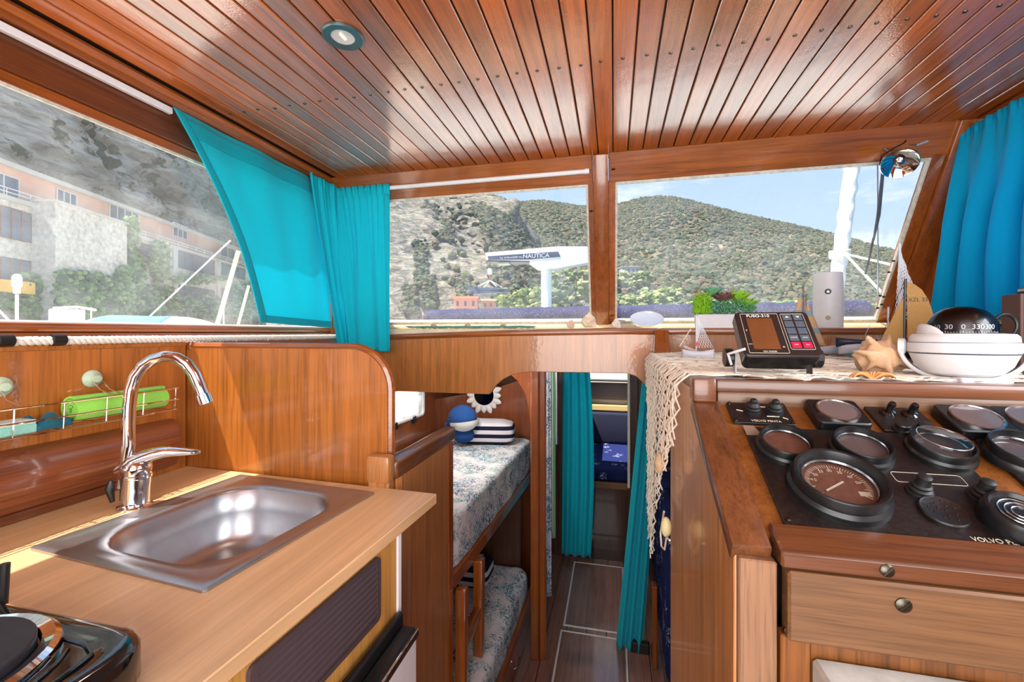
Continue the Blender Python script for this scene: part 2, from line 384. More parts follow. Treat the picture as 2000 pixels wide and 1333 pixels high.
# ---- edge mouldings
def moulding(name, a, b, prof_mat, rad=.018):
    return struct(MB().tube([a, b], rad, 10).build(name, prof_mat))
moulding('trim_1', (-1.405, -1.15, 2.108), (-1.405, 1.985, 2.108), M['mahogY'], .016)
struct(MB().box(-1.43, -1.405, -1.15, 1.985, 2.075, 2.112).build('trim_2', M['mahogY'], bevel=.006, seg=2))
moulding('trim_3', (-1.40, 1.975, 2.103), (-.096, 1.975, 2.103), M['mahog'], .014)
moulding('trim_4', (-.014, 1.975, 2.108), (1.29, 1.975, 2.108), M['mahog'], .012)
struct(MB().box(1.29, 1.32, -1.15, 1.985, 2.07, 2.113).build('trim_5', M['mahogY'], bevel=.008, seg=2))
# ---- curtain tracks
o = MB().box(-1.425, -1.408, -1.1, 1.13, 2.048, 2.068).build('curtain_track', M['white'], bevel=.002)
tag(o, 'white curtain track running along the port window head', 'curtain rail')
o = thing('curtain_rod', (-.7, 1.965, 2.045), 'white curtain rod across the top of the front port window', 'curtain rod')
MB().tube([(-1.40, 1.962, 2.052), (-.125, 1.962, 2.052)], .0105, 12).build('rod', M['white'], o)
MB().tube([(-.125, 1.962, 2.052), (-.105, 1.962, 2.053)], .0125, 12).build('end_cap', M['white'], o)
o = MB().tube([(1.285, .3, 2.075), (1.285, 1.955, 2.075)], .007, 8).build('curtain_wire', M['white'])
tag(o, 'thin white curtain wire above the starboard turquoise curtain', 'curtain rod')

# ---- port side wall and window
wl = struct(MB().box(-1.47, -1.40, -1.2, 1.165, -.02, 1.298).build('wall_left', M['teakdZ']))
MB().box(-1.462, -1.43, -1.2, 2.0, 1.968, 2.125).build('header_board', M['dark_mahogY'], wl, bevel=.003)
MB().box(-1.52, -1.43, -1.2, 2.05, 1.305, 1.330).build('sill_strip', M['mahogY'], wl, bevel=.006, seg=2)
MB().box(-1.50, -1.437, -1.2, 2.05, 1.330, 1.356).build('sill_strip', M['mahogY'], wl, bevel=.008, seg=2)
MB().box(-1.44, -1.398, -1.2, 1.168, 1.283, 1.298).build('ledge', M['teakdZ'], wl, bevel=.003)
MB().box(-1.44, -1.385, 1.17, 2.03, 1.270, 1.298).build('ledge', M['mahogY'], wl, bevel=.003)
w1 = struct(MB().box(-1.456, -1.440, -1.2, 2.0, 1.938, 1.970).build('window_1', M['mahogY'], bevel=.004))
MB().box(-1.453, -1.447, -1.2, 2.0, 1.352, 1.95).build('pane', M['glass'], w1)
MB().box(-1.447, -1.441, -1.2, 2.0, 1.930, 1.940).build('seal', M['seal'], w1, bevel=.001)
MB().box(-1.51, -1.46, -1.2, 2.0, 1.340, 1.362).build('outer_sill', M['white_paint'], w1, bevel=.003)
struct(MB().box(-1.47, -1.42, 1.975, 2.03, 1.29, 2.12).build('trim_6', M['mahogZ'], bevel=.004))

# ---- raked windscreen
RS = .571
NR = Vector((0, 1, RS)).normalized()
def RK(x, h, d=0): return Vector((x, 2.0+(2.01-h)*RS, h))+NR*d
def rakebox(m, x0, x1, h0, h1, d0, d1):
    return m.hexa([RK(x0,h0,d0), RK(x1,h0,d0), RK(x1,h0,d1), RK(x0,h0,d1), RK(x0,h1,d0), RK(x1,h1,d0), RK(x1,h1,d1), RK(x0,h1,d1)])
wf = struct(rakebox(MB(), -1.46, -.090, 2.004, 2.12, -.002, .04).build('wall_front', M['mahog'], bevel=.003))
rakebox(MB(), -.020, 1.34, 2.008, 2.12, -.002, .04).build('header_board', M['mahog'], wf, bevel=.003)
rakebox(MB(), -1.46, 1.34, 1.335, 1.388, 0, .04).build('sill_rail', M['cream'], wf, bevel=.004)
rakebox(MB(), -1.46, -1.36, 1.36, 2.01, 0, .04).build('corner_post', M['mahogZ'], wf, bevel=.004)
rakebox(MB(), -.118, -.086, 1.35, 2.01, -.002, .04).build('window_stile', M['mahogZ'], wf, bevel=.003)
rakebox(MB(), -.024, .010, 1.35, 2.01, -.002, .04).build('window_stile', M['mahogZ'], wf, bevel=.003)
rakebox(MB(), -.088, -.022, 1.33, 2.118, -.034, .045).build('mullion', M['mahogZ'], wf, bevel=.005, seg=2)
rakebox(MB(), 1.198, 1.245, 1.34, 2.02, -.004, .04).build('window_stile', M['mahogZ'], wf, bevel=.004)
rakebox(MB(), 1.245, 1.345, 1.30, 2.12, -.018, .04).build('corner_post', M['mahogZ'], wf, bevel=.006, seg=2)
for x, h in ((-.102, 1.90), (-.006, 1.42), (.0, 2.055), (1.268, 2.06), (1.262, 1.93)):
    c = RK(x, h, -.003); 
    MB().lathe([(0,-.002),(.006,-.002),(.009,.002)], 10, c).build('screw', M['brass'], wf)
for nm, x0, x1 in (('window_2', -1.37, -.112), ('window_3', .008, 1.2)):
    w = struct(rakebox(MB(), x0, x1, 1.996, 2.008, -.003, .014).build(nm, M['seal'], bevel=.002))
    rakebox(MB(), x0, x1, 1.382, 1.393, -.003, .014).build('seal', M['seal'], w, bevel=.002)
    rakebox(MB(), x0, x0+.011, 1.385, 2.0, -.003, .014).build('seal', M['seal'], w, bevel=.002)
    rakebox(MB(), x1-.011, x1, 1.385, 2.0, -.003, .014).build('seal', M['seal'], w, bevel=.002)
    rakebox(MB(), x0, x1, 1.38, 2.008, .016, .021).build('pane', M['glass'], w)
# ---- sill ledge under the windscreen
struct(MB().box(-1.45, 1.35, 2.035, 2.46, 1.318, 1.348).build('trim_7', M['cream'], bevel=.003))
struct(MB().tube([(-1.40, 2.335, 1.362), (1.25, 2.335, 1.362)], .013, 8).build('trim_8', M['cream']))

# ---- front bulkhead with the two arches
def arc(cx, cz, r, a0, a1, n=8): return [(cx+r*math.cos(math.radians(a0+(a1-a0)*k/n)), cz+r*math.sin(math.radians(a0+(a1-a0)*k/n))) for k in range(n+1)]
top = [(.19, 1.322), (.05, 1.324), (-.5, 1.315), (-1.09, 1.296), (-1.45, 1.285)]
bot = [(-1.45, 1.03), (-.585, 1.03), (-.575, 1.043), (-.555, 1.072), (-.525, 1.10), (-.485, 1.122), (-.44, 1.136), (-.38, 1.143), (.06, 1.146), (.10, 1.132), (.135, 1.10), (.165, 1.05), (.185, .985), (.19, .96)]
bh = struct(MB().prism(top+bot, XZ, 2.02, 2.045).build('wall_front', M['teakZ'], bevel=.003))
MB().prism([(.19, 1.324), (1.35, 1.324), (1.35, .9), (.19, .9)], XZ, 2.03, 2.05).build('panel', M['teakZ'], bh)
cap = [(.20, 1.350), (.05, 1.352), (-.5, 1.343), (-1.09, 1.322), (-1.45, 1.310)]
MB().prism(cap+[(x, z-.028) for x, z in cap[::-1]], XZ, 2.008, 2.06).build('cap_rail', M['mahog'], bh, bevel=.008, seg=2)
MB().box(.20, 1.35, 2.008, 2.06, 1.322, 1.350).build('cap_rail', M['mahog'], bh, bevel=.008, seg=2)

# ---- starboard wall, aft wall, saloon sole
wr = struct(MB().box(1.325, 1.36, -1.2, 2.05, -.02, 1.36).build('wall_right', M['teakdZ']))
MB().box(1.325, 1.36, -1.2, 2.02, 1.95, 2.125).build('header_board', M['dark_mahogY'], wr)
MB().box(1.325, 1.36, 1.90, 2.02, 1.34, 2.0).build('corner_board', M['mahogZ'], wr)
w4 = struct(MB().box(1.325, 1.36, -1.2, 2.02, 1.345, 1.40).build('window_4', M['mahogY'], bevel=.004))
MB().box(1.338, 1.344, -1.2, 1.95, 1.38, 1.97).build('pane', M['glass'], w4)
wb = struct(MB().box(-1.47, -.95, -1.24, -1.2, -.02, 2.13).build('wall_back', M['teakdZ']))
MB().box(.85, 1.36, -1.24, -1.2, -.02, 2.13).build('side_panel', M['teakdZ'], wb)
MB().box(-.95, .85, -1.24, -1.2, 1.97, 2.13).build('lintel', M['mahog'], wb)
fl = struct(MB().box(-1.47, 1.36, -1.2, 1.17, -.06, -.02).build('floor', M['ceil_back']))
sb0 = MB().box(-.058, .058, -1.2, 1.17, -.02, 0).build('board', M['sole'], fl, bevel=.002)
for k in range(24):
    x = -1.4+.119*k
    if k == 0: sb0.location.x += x; WORLD[sb0.name].x += x
    else: twin(sb0, (.119*k, 0, 0))

# ---- recessed ceiling lamp
M['lamp_ring'] = plain('grey_green_lamp_ring', (96, 118, 120), .3, metal=.7)
m, t, b = newmat('lamp_lens'); b.inputs['Base Color'].default_value = (.45, .45, .44, 1); b.inputs['Roughness'].default_value = .15
b.inputs['Emission Color'].default_value = (1, .93, .8, 1); b.inputs['Emission Strength'].default_value = .08; M['lens'] = m
m, t, b = newmat('lamp_filament'); b.inputs['Emission Color'].default_value = (1, .8, .45, 1); b.inputs['Emission Strength'].default_value = 1.6; M['filament'] = m
def ceiling_lamp(x, y, label):
    L = thing('ceiling_lamp', (x, y, ZC-.008), label, 'lamp')
    MB().lathe([(.030, -.003), (.050, -.005), (.0525, -.002), (.0525, .002), (.030, .002), (.030, -.003)], 32, (x, y, ZC-.003), cap=False).build('ring', M['lamp_ring'], L)
    MB().lathe([(0, .0015), (.020, .001), (.0305, -.001)], 24, (x, y, ZC-.0035), cap=False).build('lens', M['lens'], L)
    MB().box(x-.003, x+.003, y-.012, y+.012, ZC-.0052, ZC-.0035).build('filament', M['filament'], L)
    d = bpy.data.lights.new('ceiling_lamp_light', 'SPOT'); d.energy = 3; d.spot_size = 2.4; d.spot_blend = .8; d.shadow_soft_size = .03; d.color = (1, .9, .75)
    o = bpy.data.objects.new('ceiling_lamp_light', d); COL.objects.link(o); o.location = (x, y, ZC-.02)
ceiling_lamp(-.695, 1.01, 'small recessed round ceiling lamp with a grey-green metal ring')


# ---- cheeks closing the corners between the raked windscreen and the side walls
for x0, x1, nm in ((-1.465, -1.43, 'trim_9'), (1.325, 1.36, 'trim_10')):
    struct(MB().prism([(1.99, 2.125), (1.99, 1.29), (2.46, 1.29), (2.42, 1.36), (2.02, 2.125)], YZ, x0, x1).build(nm, M['mahogZ']))

# ================================================================ GALLEY
# ---- bulkhead with the rounded shoulder
gp = [(-1.42, -.5), (-1.42, 1.284), (-.78, 1.284)]+[(-.78+.128*math.sin(a), 1.284-.128+.128*math.cos(a)) for a in [math.radians(90*k/10) for k in range(1, 11)]]+[(-.652, -.5)]
gb = MB().prism(gp, XZ, 1.172, 1.195).build('galley_bulkhead', M['teakdZ'], bevel=.0015)
tag(gb, 'varnished galley bulkhead with a rounded shoulder behind the sink', 'bulkhead')
edge = [Vector((x, 1.1835, z)) for x, z in gp[1:]]
MB().tube(edge, .0135, 8).build('edge_band', M['mahog'], gb)
# ---- partition beside the bunk, with its capped rail
pt = thing('bunk_partition', (-.64, 1.4, -.5), 'teak partition with a rounded cap rail at the end of the galley worktop', 'partition')
MB().box(-.645, -.625, 1.20, 1.60, -.5, .905).build('panel', M['consZ'], pt, bevel=.002)
MB().box(-.70, -.633, 1.135, 1.17, -.02, .905).build('post', M['consZ'], pt, bevel=.004)
MB().box(-.672, -.620, 1.165, 1.655, .893, .951).build('cap_rail', M['consY'], pt, bevel=.012, seg=3)
MB().box(-.702, -.628, 1.128, 1.168, .892, .972).build('end_block', M['consZ'], pt, bevel=.010, seg=2)
MB().box(-.642, -.622, 1.58, 1.63, -.5, .895).build('post', M['mahogZ'], pt, bevel=.003)
MB().box(-.653, -.635, 1.19, 1.22, -.5, .90).build('stile', M['consZ'], pt, bevel=.003)

# ---- worktop (with the sink cut-out), cabinet front, grille
CTZ = .88
SC = Vector((-.9125, .866, CTZ)); SEX = Vector((.9967, -.081, 0)); SEY = Vector((.081, .9967, 0))
def SK(a, b, d=0): return SC+SEX*a+SEY*b+Vector((0, 0, d))
wt = MB()
hole = [SK(-.215, -.215), SK(.215, -.215), SK(.215, .215), SK(-.215, .215)]
outer = [Vector((-1.40, -.60, CTZ)), Vector((-.566, -.60, CTZ)), Vector((-.480, 1.128, CTZ)), Vector((-1.40, 1.170, CTZ))]
dn = Vector((0, 0, -.028))
for i in range(4):
    j = (i+1) % 4
    for a in ((outer[i], outer[j], hole[j], hole[i]),):
        wt.f([wt.v(p) for p in a]); wt.f([wt.v(p+dn) for p in a[::-1]])
    wt.f([wt.v(p) for p in (outer[i], outer[i]+dn, outer[j]+dn, outer[j])]); wt.f([wt.v(p) for p in (hole[j], hole[j]+dn, hole[i]+dn, hole[i])])
wt = wt.build('worktop', M['beech'], bevel=.002)
tag(wt, 'pale beech galley worktop with a sink cut-out', 'worktop')
FN = Vector((.9988, -.0497, 0)); FT = Vector((.0497, .9988, 0)); FO = Vector((-.535, .451, 0))
def FF(s_, z, d=0): return FO+FT*(s_-.451)+FN*d+Vector((0, 0, z))
def fbox(m, s0, s1, z0, z1, d0, d1):
    return m.hexa([FF(s0,z0,d0), FF(s1,z0,d0), FF(s1,z0,d1), FF(s0,z0,d1), FF(s0,z1,d0), FF(s1,z1,d0), FF(s1,z1,d1), FF(s0,z1,d1)])
cb = thing('galley_cabinet', FF(.2, 0), 'golden pine galley cabinet under the worktop', 'cabinet')
fbox(MB(), -.55, .955, .64, .850, -.02, 0).build('front_panel', M['pine'], cb, bevel=.002)
fbox(MB(), -.55, .36, 0, .64, -.02, 0).build('front_panel', M['pine'], cb, bevel=.002)
fbox(MB(), .955, .972, .0, .850, -.03, .004).build('edge_strip', M['white'], cb, bevel=.002)
fbox(MB(), .94, .955, .0, .850, -.09, -.02).build('end_panel', M['pine'], cb)
gr = thing('ventilation_grille', FF(.71, .70), 'dark brown louvred ventilation grille below the worktop edge', 'grille')
M['grille'] = plain('dark_brown_plastic', (74, 60, 64), .42)
m_ = MB(); o_ = rrect(.535, .876, .690, .832, .012); i_ = rrect(.550, .864, .701, .822, .006)
for P_, Q_ in ((o_, i_),):
    n_ = len(P_)
    A = [m_.v(FF(a, b, .008)) for a, b in P_]; B = [m_.v(FF(a, b, .008)) for a, b in Q_]; C_ = [m_.v(FF(a, b, 0)) for a, b in P_]; D_ = [m_.v(FF(a, b, 0)) for a, b in Q_]
    for k in range(n_):
        j = (k+1) % n_
        m_.f([A[k], A[j], B[j], B[k]]); m_.f([C_[k], C_[j], A[j], A[k]]); m_.f([B[k], B[j], D_[j], D_[k]])
m_.build('frame', M['grille'], gr)
fbox(MB(), .548, .866, .699, .824, .0005, .0012).build('backing', M['black'], gr)
for k in range(9):
    z = .706+.0134*k
    MB().hexa([FF(.549,z,.001), FF(.865,z,.001), FF(.865,z-.003,.0075), FF(.549,z-.003,.0075), FF(.549,z+.0095,.001), FF(.865,z+.0095,.001), FF(.865,z+.0035,.0075), FF(.549,z+.0035,.0075)]).build('slat', M['grille'], gr)

# ---- sink
sk = thing('sink', SC, 'inset stainless steel sink with one rounded basin', 'sink')
loops = []
def lp(x0, x1, y0, y1, r, z): loops.append([SK(a, b, z) for a, b in rrect(x0, x1, y0, y1, r, 6)])
W2, L2 = .2468, .2432
lp(-W2, W2, -L2, L2, .008, .0005); lp(-W2, W2, -L2, L2, .008, .005); lp(-W2+.006, W2-.006, -L2+.006, L2-.006, .010, .0065)
lp(-.228, .228, -.224, .224, .02, .006); lp(-.222, .222, -.218, .218, .03, .0035); lp(-.200, .212, -.205, .205, .08, .003)
lp(-.180, .198, -.192, .192, .110, .0015); lp(-.174, .192, -.186, .186, .110, -.006); lp(-.166, .184, -.176, .176, .105, -.06); lp(-.158, .176, -.166, .166, .10, -.118)
lp(-.144, .162, -.152, .152, .09, -.138); lp(-.12, .138, -.128, .128, .08, -.146); lp(-.03, .04, -.03, .03, .028, -.150)
m_ = MB(); R_ = [[m_.v(p) for p in l] for l in loops]
for A, B in zip(R_, R_[1:]):
    for k in range(len(A)): m_.f([A[k], A[(k+1) % len(A)], B[(k+1) % len(A)], B[k]])
m_.f(R_[-1])
m_.build('basin', M['steel'], sk, smooth=50)
MB().lathe([(0, .001), (.012, .001), (.014, .003), (.03, .003), (.033, 0)], 24, SK(.005, 0, -.1495), cap=False).build('drain', M['chrome'], sk)

# ---- mixer tap
TB = Vector((-1.203, .865, CTZ))
tp = thing('mixer_tap', TB, 'chrome swan-neck mixer tap standing behind the sink', 'tap')
tilt = Matrix.Translation(TB) @ Matrix.Rotation(math.radians(4), 4, 'Y')
m_ = MB(); m_.M = tilt
m_.lathe([(.037, 0), (.037, .005), (.033, .008), (.0305, .014), (.031, .05), (.0325, .078), (.0345, .080), (.0345, .086), (.0325, .088), (.0335, .104), (.030, .116), (.018, .124), (0, .126)], 28).build('body', M['chrome'], tp, smooth=40)
pn = Vector((-.39, .92, 0)).normalized()   # normal of the vertical plane the spout lies in
PB = TB+Vector((-.018, -.016, 0))
def onplane(px, py):
    d = ray(px, py); o0 = Vector((0, 0, EYE)); return o0+d*((PB-o0).dot(pn)/d.dot(pn))
sp = [PB+Vector((0, 0, .055))]+[onplane(*p) for p in ((252, 870), (251, 830), (252, 795), (256, 762), (265, 735), (280, 715), (300, 702), (324, 696), (346, 700), (365, 712), (380, 732), (390, 755), (397, 773))]
MB().tube(sp, .0145, 16).build('spout', M['chrome'], tp, smooth=60)
d_ = (sp[-1]-sp[-2]).normalized()
MB().tube([sp[-1]-d_*.004, sp[-1]-d_*.003, sp[-1]+d_*.022, sp[-1]+d_*.023], [.0155, .0185, .0185, .0165], 18).build('aerator', M['chrome'], tp, smooth=40)
lv = MB()
L0 = TB+Vector((-.004, -.004, .094)); ld = Vector((.86, .50, 0)).normalized(); lr = Vector((-.50, .86, 0))
def lever(u, v):
    x = -.034+.186*u; w = .030*(1-.50*u)*min(1, .35+u*4) if u < .92 else .030*.54*(1-(u-.92)/.08)**.5
    h = .004+.036*math.sin(min(1, u*1.5)*PI*.5)+.006*math.sin(u*PI)-.004*u; th = (.022*(1-u)**.9+.0045)*min(1, .3+u*5)
    a = 2*PI*v
    return L0+ld*x+lr*(w*math.cos(a))+Vector((0, 0, h+th*math.sin(a)))
lv.grid(lever, 26, 16, close_v=True).build('lever', M['chrome'], tp, smooth=60)
MB().tube([TB+Vector((-.036, -.03, .075)), TB+Vector((-.038, -.032, .055)), TB+Vector((-.034, -.028, .02))], [.004, .010, .005], 10).build('spray_clip', M['black'], tp)
MB().lathe([(0, 0), (.004, 0), (.004, .002), (0, .002)], 10, TB+Vector((.03, .0, .10))).build('red_dot', plain('red_dot', (170, 40, 30), .4), tp)

# ---- moulded wooden bolster along the hull
prof = [(-1.40, .905)]+[(-1.385+.028*math.cos(math.radians(a)), .975+.075*math.sin(math.radians(a))) for a in range(-85, 90, 14)]+[(-1.40, 1.052)]
M['bolster'] = wood('glossy_red_mahogany', (138, 74, 42), 'Y', rough=.26, coat=.9, contrast=.5, scale=.7)
o = MB().prism(prof, lambda a, b, d: (a, d, b), -1.1, 1.112).build('hull_stringer', M['bolster'], smooth=50)
tag(o, 'rounded glossy red-brown timber moulding above the worktop against the hull', 'moulding')
o = MB().box(-1.40, -1.372, -1.1, 1.0, .881, .903).build('worktop_upstand', M['dark_mahogY'], bevel=.003)
tag(o, 'dark wooden upstand strip at the back of the worktop', 'trim')

# ---- wire shelf on suction cups with towels and sponge
ws = thing('wire_shelf', (-1.36, .70, 1.09), 'clear wire shelf held on the port wall by suction cups', 'shelf')
for (x, z) in ((-1.300, 1.160), (-1.300, 1.126), (-1.305, 1.094), (-1.392, 1.094)):
    MB().tube([(x, .30, z), (x, 1.06, z)], .0022, 6).build('rail', M['chrome'], ws)
for k in range(9):
    y = .32+.0915*k
    MB().tube([(-1.395, y, 1.094), (-1.305, y, 1.094), (-1.300, y, 1.162)], .0014, 5).build('cross_wire', M['chrome'], ws)
m_, t_, b_ = newmat('clear_acrylic'); b_.inputs['Base Color'].default_value = (.72, .95, .80, 1); b_.inputs['Transmission Weight'].default_value = .85; b_.inputs['Roughness'].default_value = .08; M['acrylic'] = m_
cup = MB(); cup.M = Matrix.Translation((-1.399, .897, 1.203)) @ Matrix.Rotation(math.radians(90), 4, 'Y')
M['cup'] = plain('milky_green_plastic', (190, 214, 186), .25, coat=.3)
c0 = cup.lathe([(.024, 0), (.023, .004), (.012, .012), (.010, .022), (0, .024)], 18).build('suction_cup', M['cup'], ws)
twin(c0, (0, -.185, 0))
a0 = MB().tube([(-1.385, .889, 1.195), (-1.352, .889, 1.172), (-1.302, .889, 1.160)], .0022, 6).build('hook', M['chrome'], ws)
twin(a0, (0, .022, 0)); twin(a0, (0, -.185, 0))
# rolled green towel
M['lime'] = cloth('lime_green_terry', (150, 222, 90), 0, 400)
rt = MB(); ya, yb = .815, 1.045; cx, cz, rr = -1.345, 1.133, .035
sp_ = []
for k in range(0, 96):
    a = k/95*2*PI*3.2; r = rr*(1-.72*k/95); sp_.append((cx+r*math.cos(a+1.2), cz+r*math.sin(a+1.2)))
inn = [(cx+(x-cx)*(1-.006/max(.01, math.hypot(x-cx, z-cz))), cz+(z-cz)*(1-.006/max(.01, math.hypot(x-cx, z-cz)))) for x, z in sp_]
for i in range(95):
    q = [sp_[i], sp_[i+1], inn[i+1], inn[i]]
    rt.hexa([(q[0][0], ya, q[0][1]), (q[1][0], ya, q[1][1]), (q[2][0], ya, q[2][1]), (q[3][0], ya, q[3][1]), (q[0][0], yb, q[0][1]), (q[1][0], yb, q[1][1]), (q[2][0], yb, q[2][1]), (q[3][0], yb, q[3][1])])
o = rt.build('rolled_towel', M['lime'], smooth=60)
tag(o, 'lime green towel rolled up on the wire shelf', 'towel')
M['teal'] = cloth('dark_teal_cloth', (32, 96, 112), 0, 400)
o = MB().grid(lambda u, v: (-1.375+.06*u, .735+.065*v, 1.100+.030*(1-abs(2*u-1)**3)*(.7+.3*math.sin(v*9+u*5))), 14, 10).build('folded_cloth', M['teal'], solid=.012)
tag(o, 'dark teal cloth crumpled beside the green towel', 'cloth')
M['mint'] = plain('mint_sponge', (142, 206, 190), .8, noise_amt=.1, nscale=200, bump=.5)
sg = thing('sponge', (-1.345, .64, 1.0965), 'mint green sponge with a white scouring side on the wire shelf', 'sponge')
MB().box(-1.375, -1.315, .56, .735, 1.0965, 1.118).build('foam', M['mint'], sg, bevel=.003)
MB().box(-1.374, -1.316, .561, .734, 1.118, 1.127).build('scourer', plain('white_scourer', (214, 232, 224), .9, noise_amt=.15, nscale=300, bump=.8), sg, bevel=.002)

# ---- rope on the port ledge
def twisted(name, pts, r, strand=3, turns=60, mat=None):
    m_ = MB(); N = len(pts)
    for s_ in range(strand):
        q = []
        for i, p in enumerate(pts):
            p = Vector(p); t_ = (Vector(pts[min(i+1, N-1)])-Vector(pts[max(i-1, 0)])).normalized()
            u = t_.cross(Vector((0, 0, 1)) if abs(t_.z) < .8 else Vector((1, 0, 0))).normalized(); w = t_.cross(u)
            a = 2*PI*(turns*i/(N-1)+s_/strand); q.append(p+(u*math.cos(a)+w*math.sin(a))*r*.52)
        m_.tube(q, r*.55, 6)
    return m_.build(name, mat or M['rope'], smooth=70)
rp_ = twisted('mooring_rope', [(-1.392, -.6+2.6*k/420, 1.309) for k in range(421)], .0115, 3, 62)
tag(rp_, 'white twisted rope lying along the ledge under the port window', 'rope')
for k, y in enumerate((.716, .816)):
    o = MB().tube([(-1.391, y-.014, 1.3115), (-1.391, y-.012, 1.3115), (-1.391, y+.014, 1.3115), (-1.391, y+.016, 1.3115)], [.011, .0145, .0145, .012], 14).build('rubber_stop', M['black'])
    tag(o, ('black rubber stop on the white rope, nearer the photo\'s left edge', 'black rubber stop on the white rope, nearer the tap')[k], 'stop', 'rubber stops on the rope')

# ---- hot plate
hp = thing('hot_plate', (-.82, .22, CTZ), 'black enamelled electric hot plate on the worktop', 'hot plate')
HX0, HX1, HY0, HY1 = -1.06, -.580, -.05, .452
lo_ = []
for inset, z, r in ((.006, .882, .05), (0, .888, .055), (0, .925, .055), (.004, .933, .053), (.014, .9365, .05), (.030, .934, .045), (.036, .9325, .04)):
    lo_.append([(a, b, z) for a, b in rrect(HX0+inset, HX1-inset, HY0+inset, HY1-inset, r, 6)])
m_ = MB(); R_ = [[m_.v(p) for p in l] for l in lo_]
for A, B in zip(R_, R_[1:]):
    for k in range(len(A)): m_.f([A[k], A[(k+1) % len(A)], B[(k+1) % len(A)], B[k]])
m_.f(R_[-1]); m_.f(R_[0][::-1]); m_.build('body', M['black_gloss'], hp, smooth=50)
BC = (-.762, .318)
M['iron'] = plain('cast_iron', (46, 48, 54), .45, metal=.4, noise_amt=.2)
MB().lathe([(.118, .9325), (.116, .940), (.110, .945), (.098, .941), (.096, .934)], 40, (*BC, 0), cap=False).build('chrome_ring', M['chrome'], hp)
prof_ = [(.094, .934), (.094, .950), (.0925, .952)]+[(.09-.0065*k+(.0), .952-(.0012 if k % 2 else 0)) for k in range(1, 9)]+[(.03, .952), (.028, .949), (0, .949)]
MB().lathe(prof_, 40, (*BC, 0), cap=False).build('burner', M['iron'], hp)
arcpts = [(BC[0]+.128*math.cos(math.radians(a)), BC[1]+.128*math.sin(math.radians(a)), .9335) for a in range(-50, 42, 6)]
MB().tube(arcpts, .0022, 6).build('pressed_rib', M['black_gloss'], hp)
MB().tube([(-.625, .24, .934), (-.615, .36, .934), (-.625, .400, .934), (-.655, .412, .934), (-.70, .414, .934)], .0028, 6).build('pressed_rib', M['black_gloss'], hp)
MB().tube([(-.884, .452, .90), (-.884, .456, .985)], .006, 10).build('lid_stay', M['black'], hp)

# ---- fridge
fr = thing('fridge', (-.49, .66, .0), 'black framed fridge with a pale door under the worktop', 'fridge')
MB().box(-.90, -.505, .38, .935, .02, .640).build('cabinet_body', M['black'], fr, bevel=.003)
MB().box(-.505, -.490, .38, .952, .02, .662).build('frame', M['black'], fr, bevel=.004)
MB().box(-.489, -.452, .38, .944, .03, .636).build('door', M['black'], fr, bevel=.005)
MB().box(-.4525, -.4485, .39, .934, .04, .612).build('door_panel', M['grey_white'], fr, bevel=.002)
MB().box(-.452, -.446, .38, .944, .615, .634).build('door_trim', M['chrome'], fr, bevel=.002)

# ================================================================ HELM CONSOLE
CB = Vector((.15, .607, 1.052)); CA = math.radians(25.53)
CU = Vector((0, math.cos(CA), math.sin(CA))); CN = Vector((0, -math.sin(CA), math.cos(CA)))
def PN(x, s_, d=0): return Vector((x, CB.y, CB.z))+CU*s_+CN*d
def pn(px, py, d=0):
    """point of the sloping instrument board seen at a place of the photograph -> (x, s)"""
    r_ = ray(px, py); o0 = Vector((0, 0, EYE)); p0 = PN(0, 0, d); k = (p0-o0).dot(CN)/r_.dot(CN); q = o0+r_*k
    return q.x, (q-p0).dot(CU)
def PM(x, s_, d=0):
    """matrix: local x = starboard, y = up the slope, z = out of the board"""
    return frame(PN(x, s_, d), (1, 0, 0), CU)
def pbox(m, x0, x1, s0, s1, d0, d1):
    return m.hexa([PN(x0,s0,d0), PN(x1,s0,d0), PN(x1,s1,d0), PN(x0,s1,d0), PN(x0,s0,d1), PN(x1,s0,d1), PN(x1,s1,d1), PN(x0,s1,d1)])
XR = 1.322
cs = thing('helm_console', (.7, .95, -.02), 'teak helm console with a sloping instrument board on the starboard side', 'console')
MB().prism([(.612, -.02), (.612, 1.046), (.905, 1.192), (.905, 1.216), (1.25, 1.216), (1.25, -.02)], YZ, .152, .172).build('side_panel', M['consZ'], cs, bevel=.002)
pbox(MB(), .148, .196, 0, .332, -.022, .007).build('side_rail', M['consY'], cs, bevel=.004, seg=2)
MB().box(.155, .199, .600, .640, -.02, 1.043).build('post', M['consPale'], cs, bevel=.002)
pbox(MB(), .196, XR, .028, .36, -.018, 0).build('instrument_board', M['consGold'], cs)
MB().hexa([(.201,.592,1.040), (XR,.592,1.040), (XR,.66,1.040), (.201,.66,1.040), (.201,.592,1.062), (XR,.592,1.062), (XR,.64,1.078), (.201,.64,1.078)]).build('front_rail', M['consXr'], cs, bevel=.003)
MB().box(.207, XR, .588, .612, .954, 1.039).build('front_board', M['consX'], cs, bevel=.003)
MB().box(.203, .236, .600, .618, -.02, .954).build('stile', M['consGold'], cs, bevel=.002)
MB().box(.238, XR, .606, .620, -.02, .954).build('front_panel', M['consGold'], cs)
MB().box(.150, .192, .890, .935, 1.196, 1.243).build('corner_block', M['consXr'], cs, bevel=.006, seg=2)
MB().box(.194, XR, .905, .950, 1.214, 1.240).build('back_rail', M['consXr'], cs, bevel=.006, seg=2)
MB().box(.194, XR, .898, .948, 1.190, 1.217).build('back_rail', M['consX'], cs, bevel=.006, seg=2)
sh = MB().box(.158, XR, .935, 2.018, 1.216, 1.235).build('shelf_top', M['consXr'], cs)
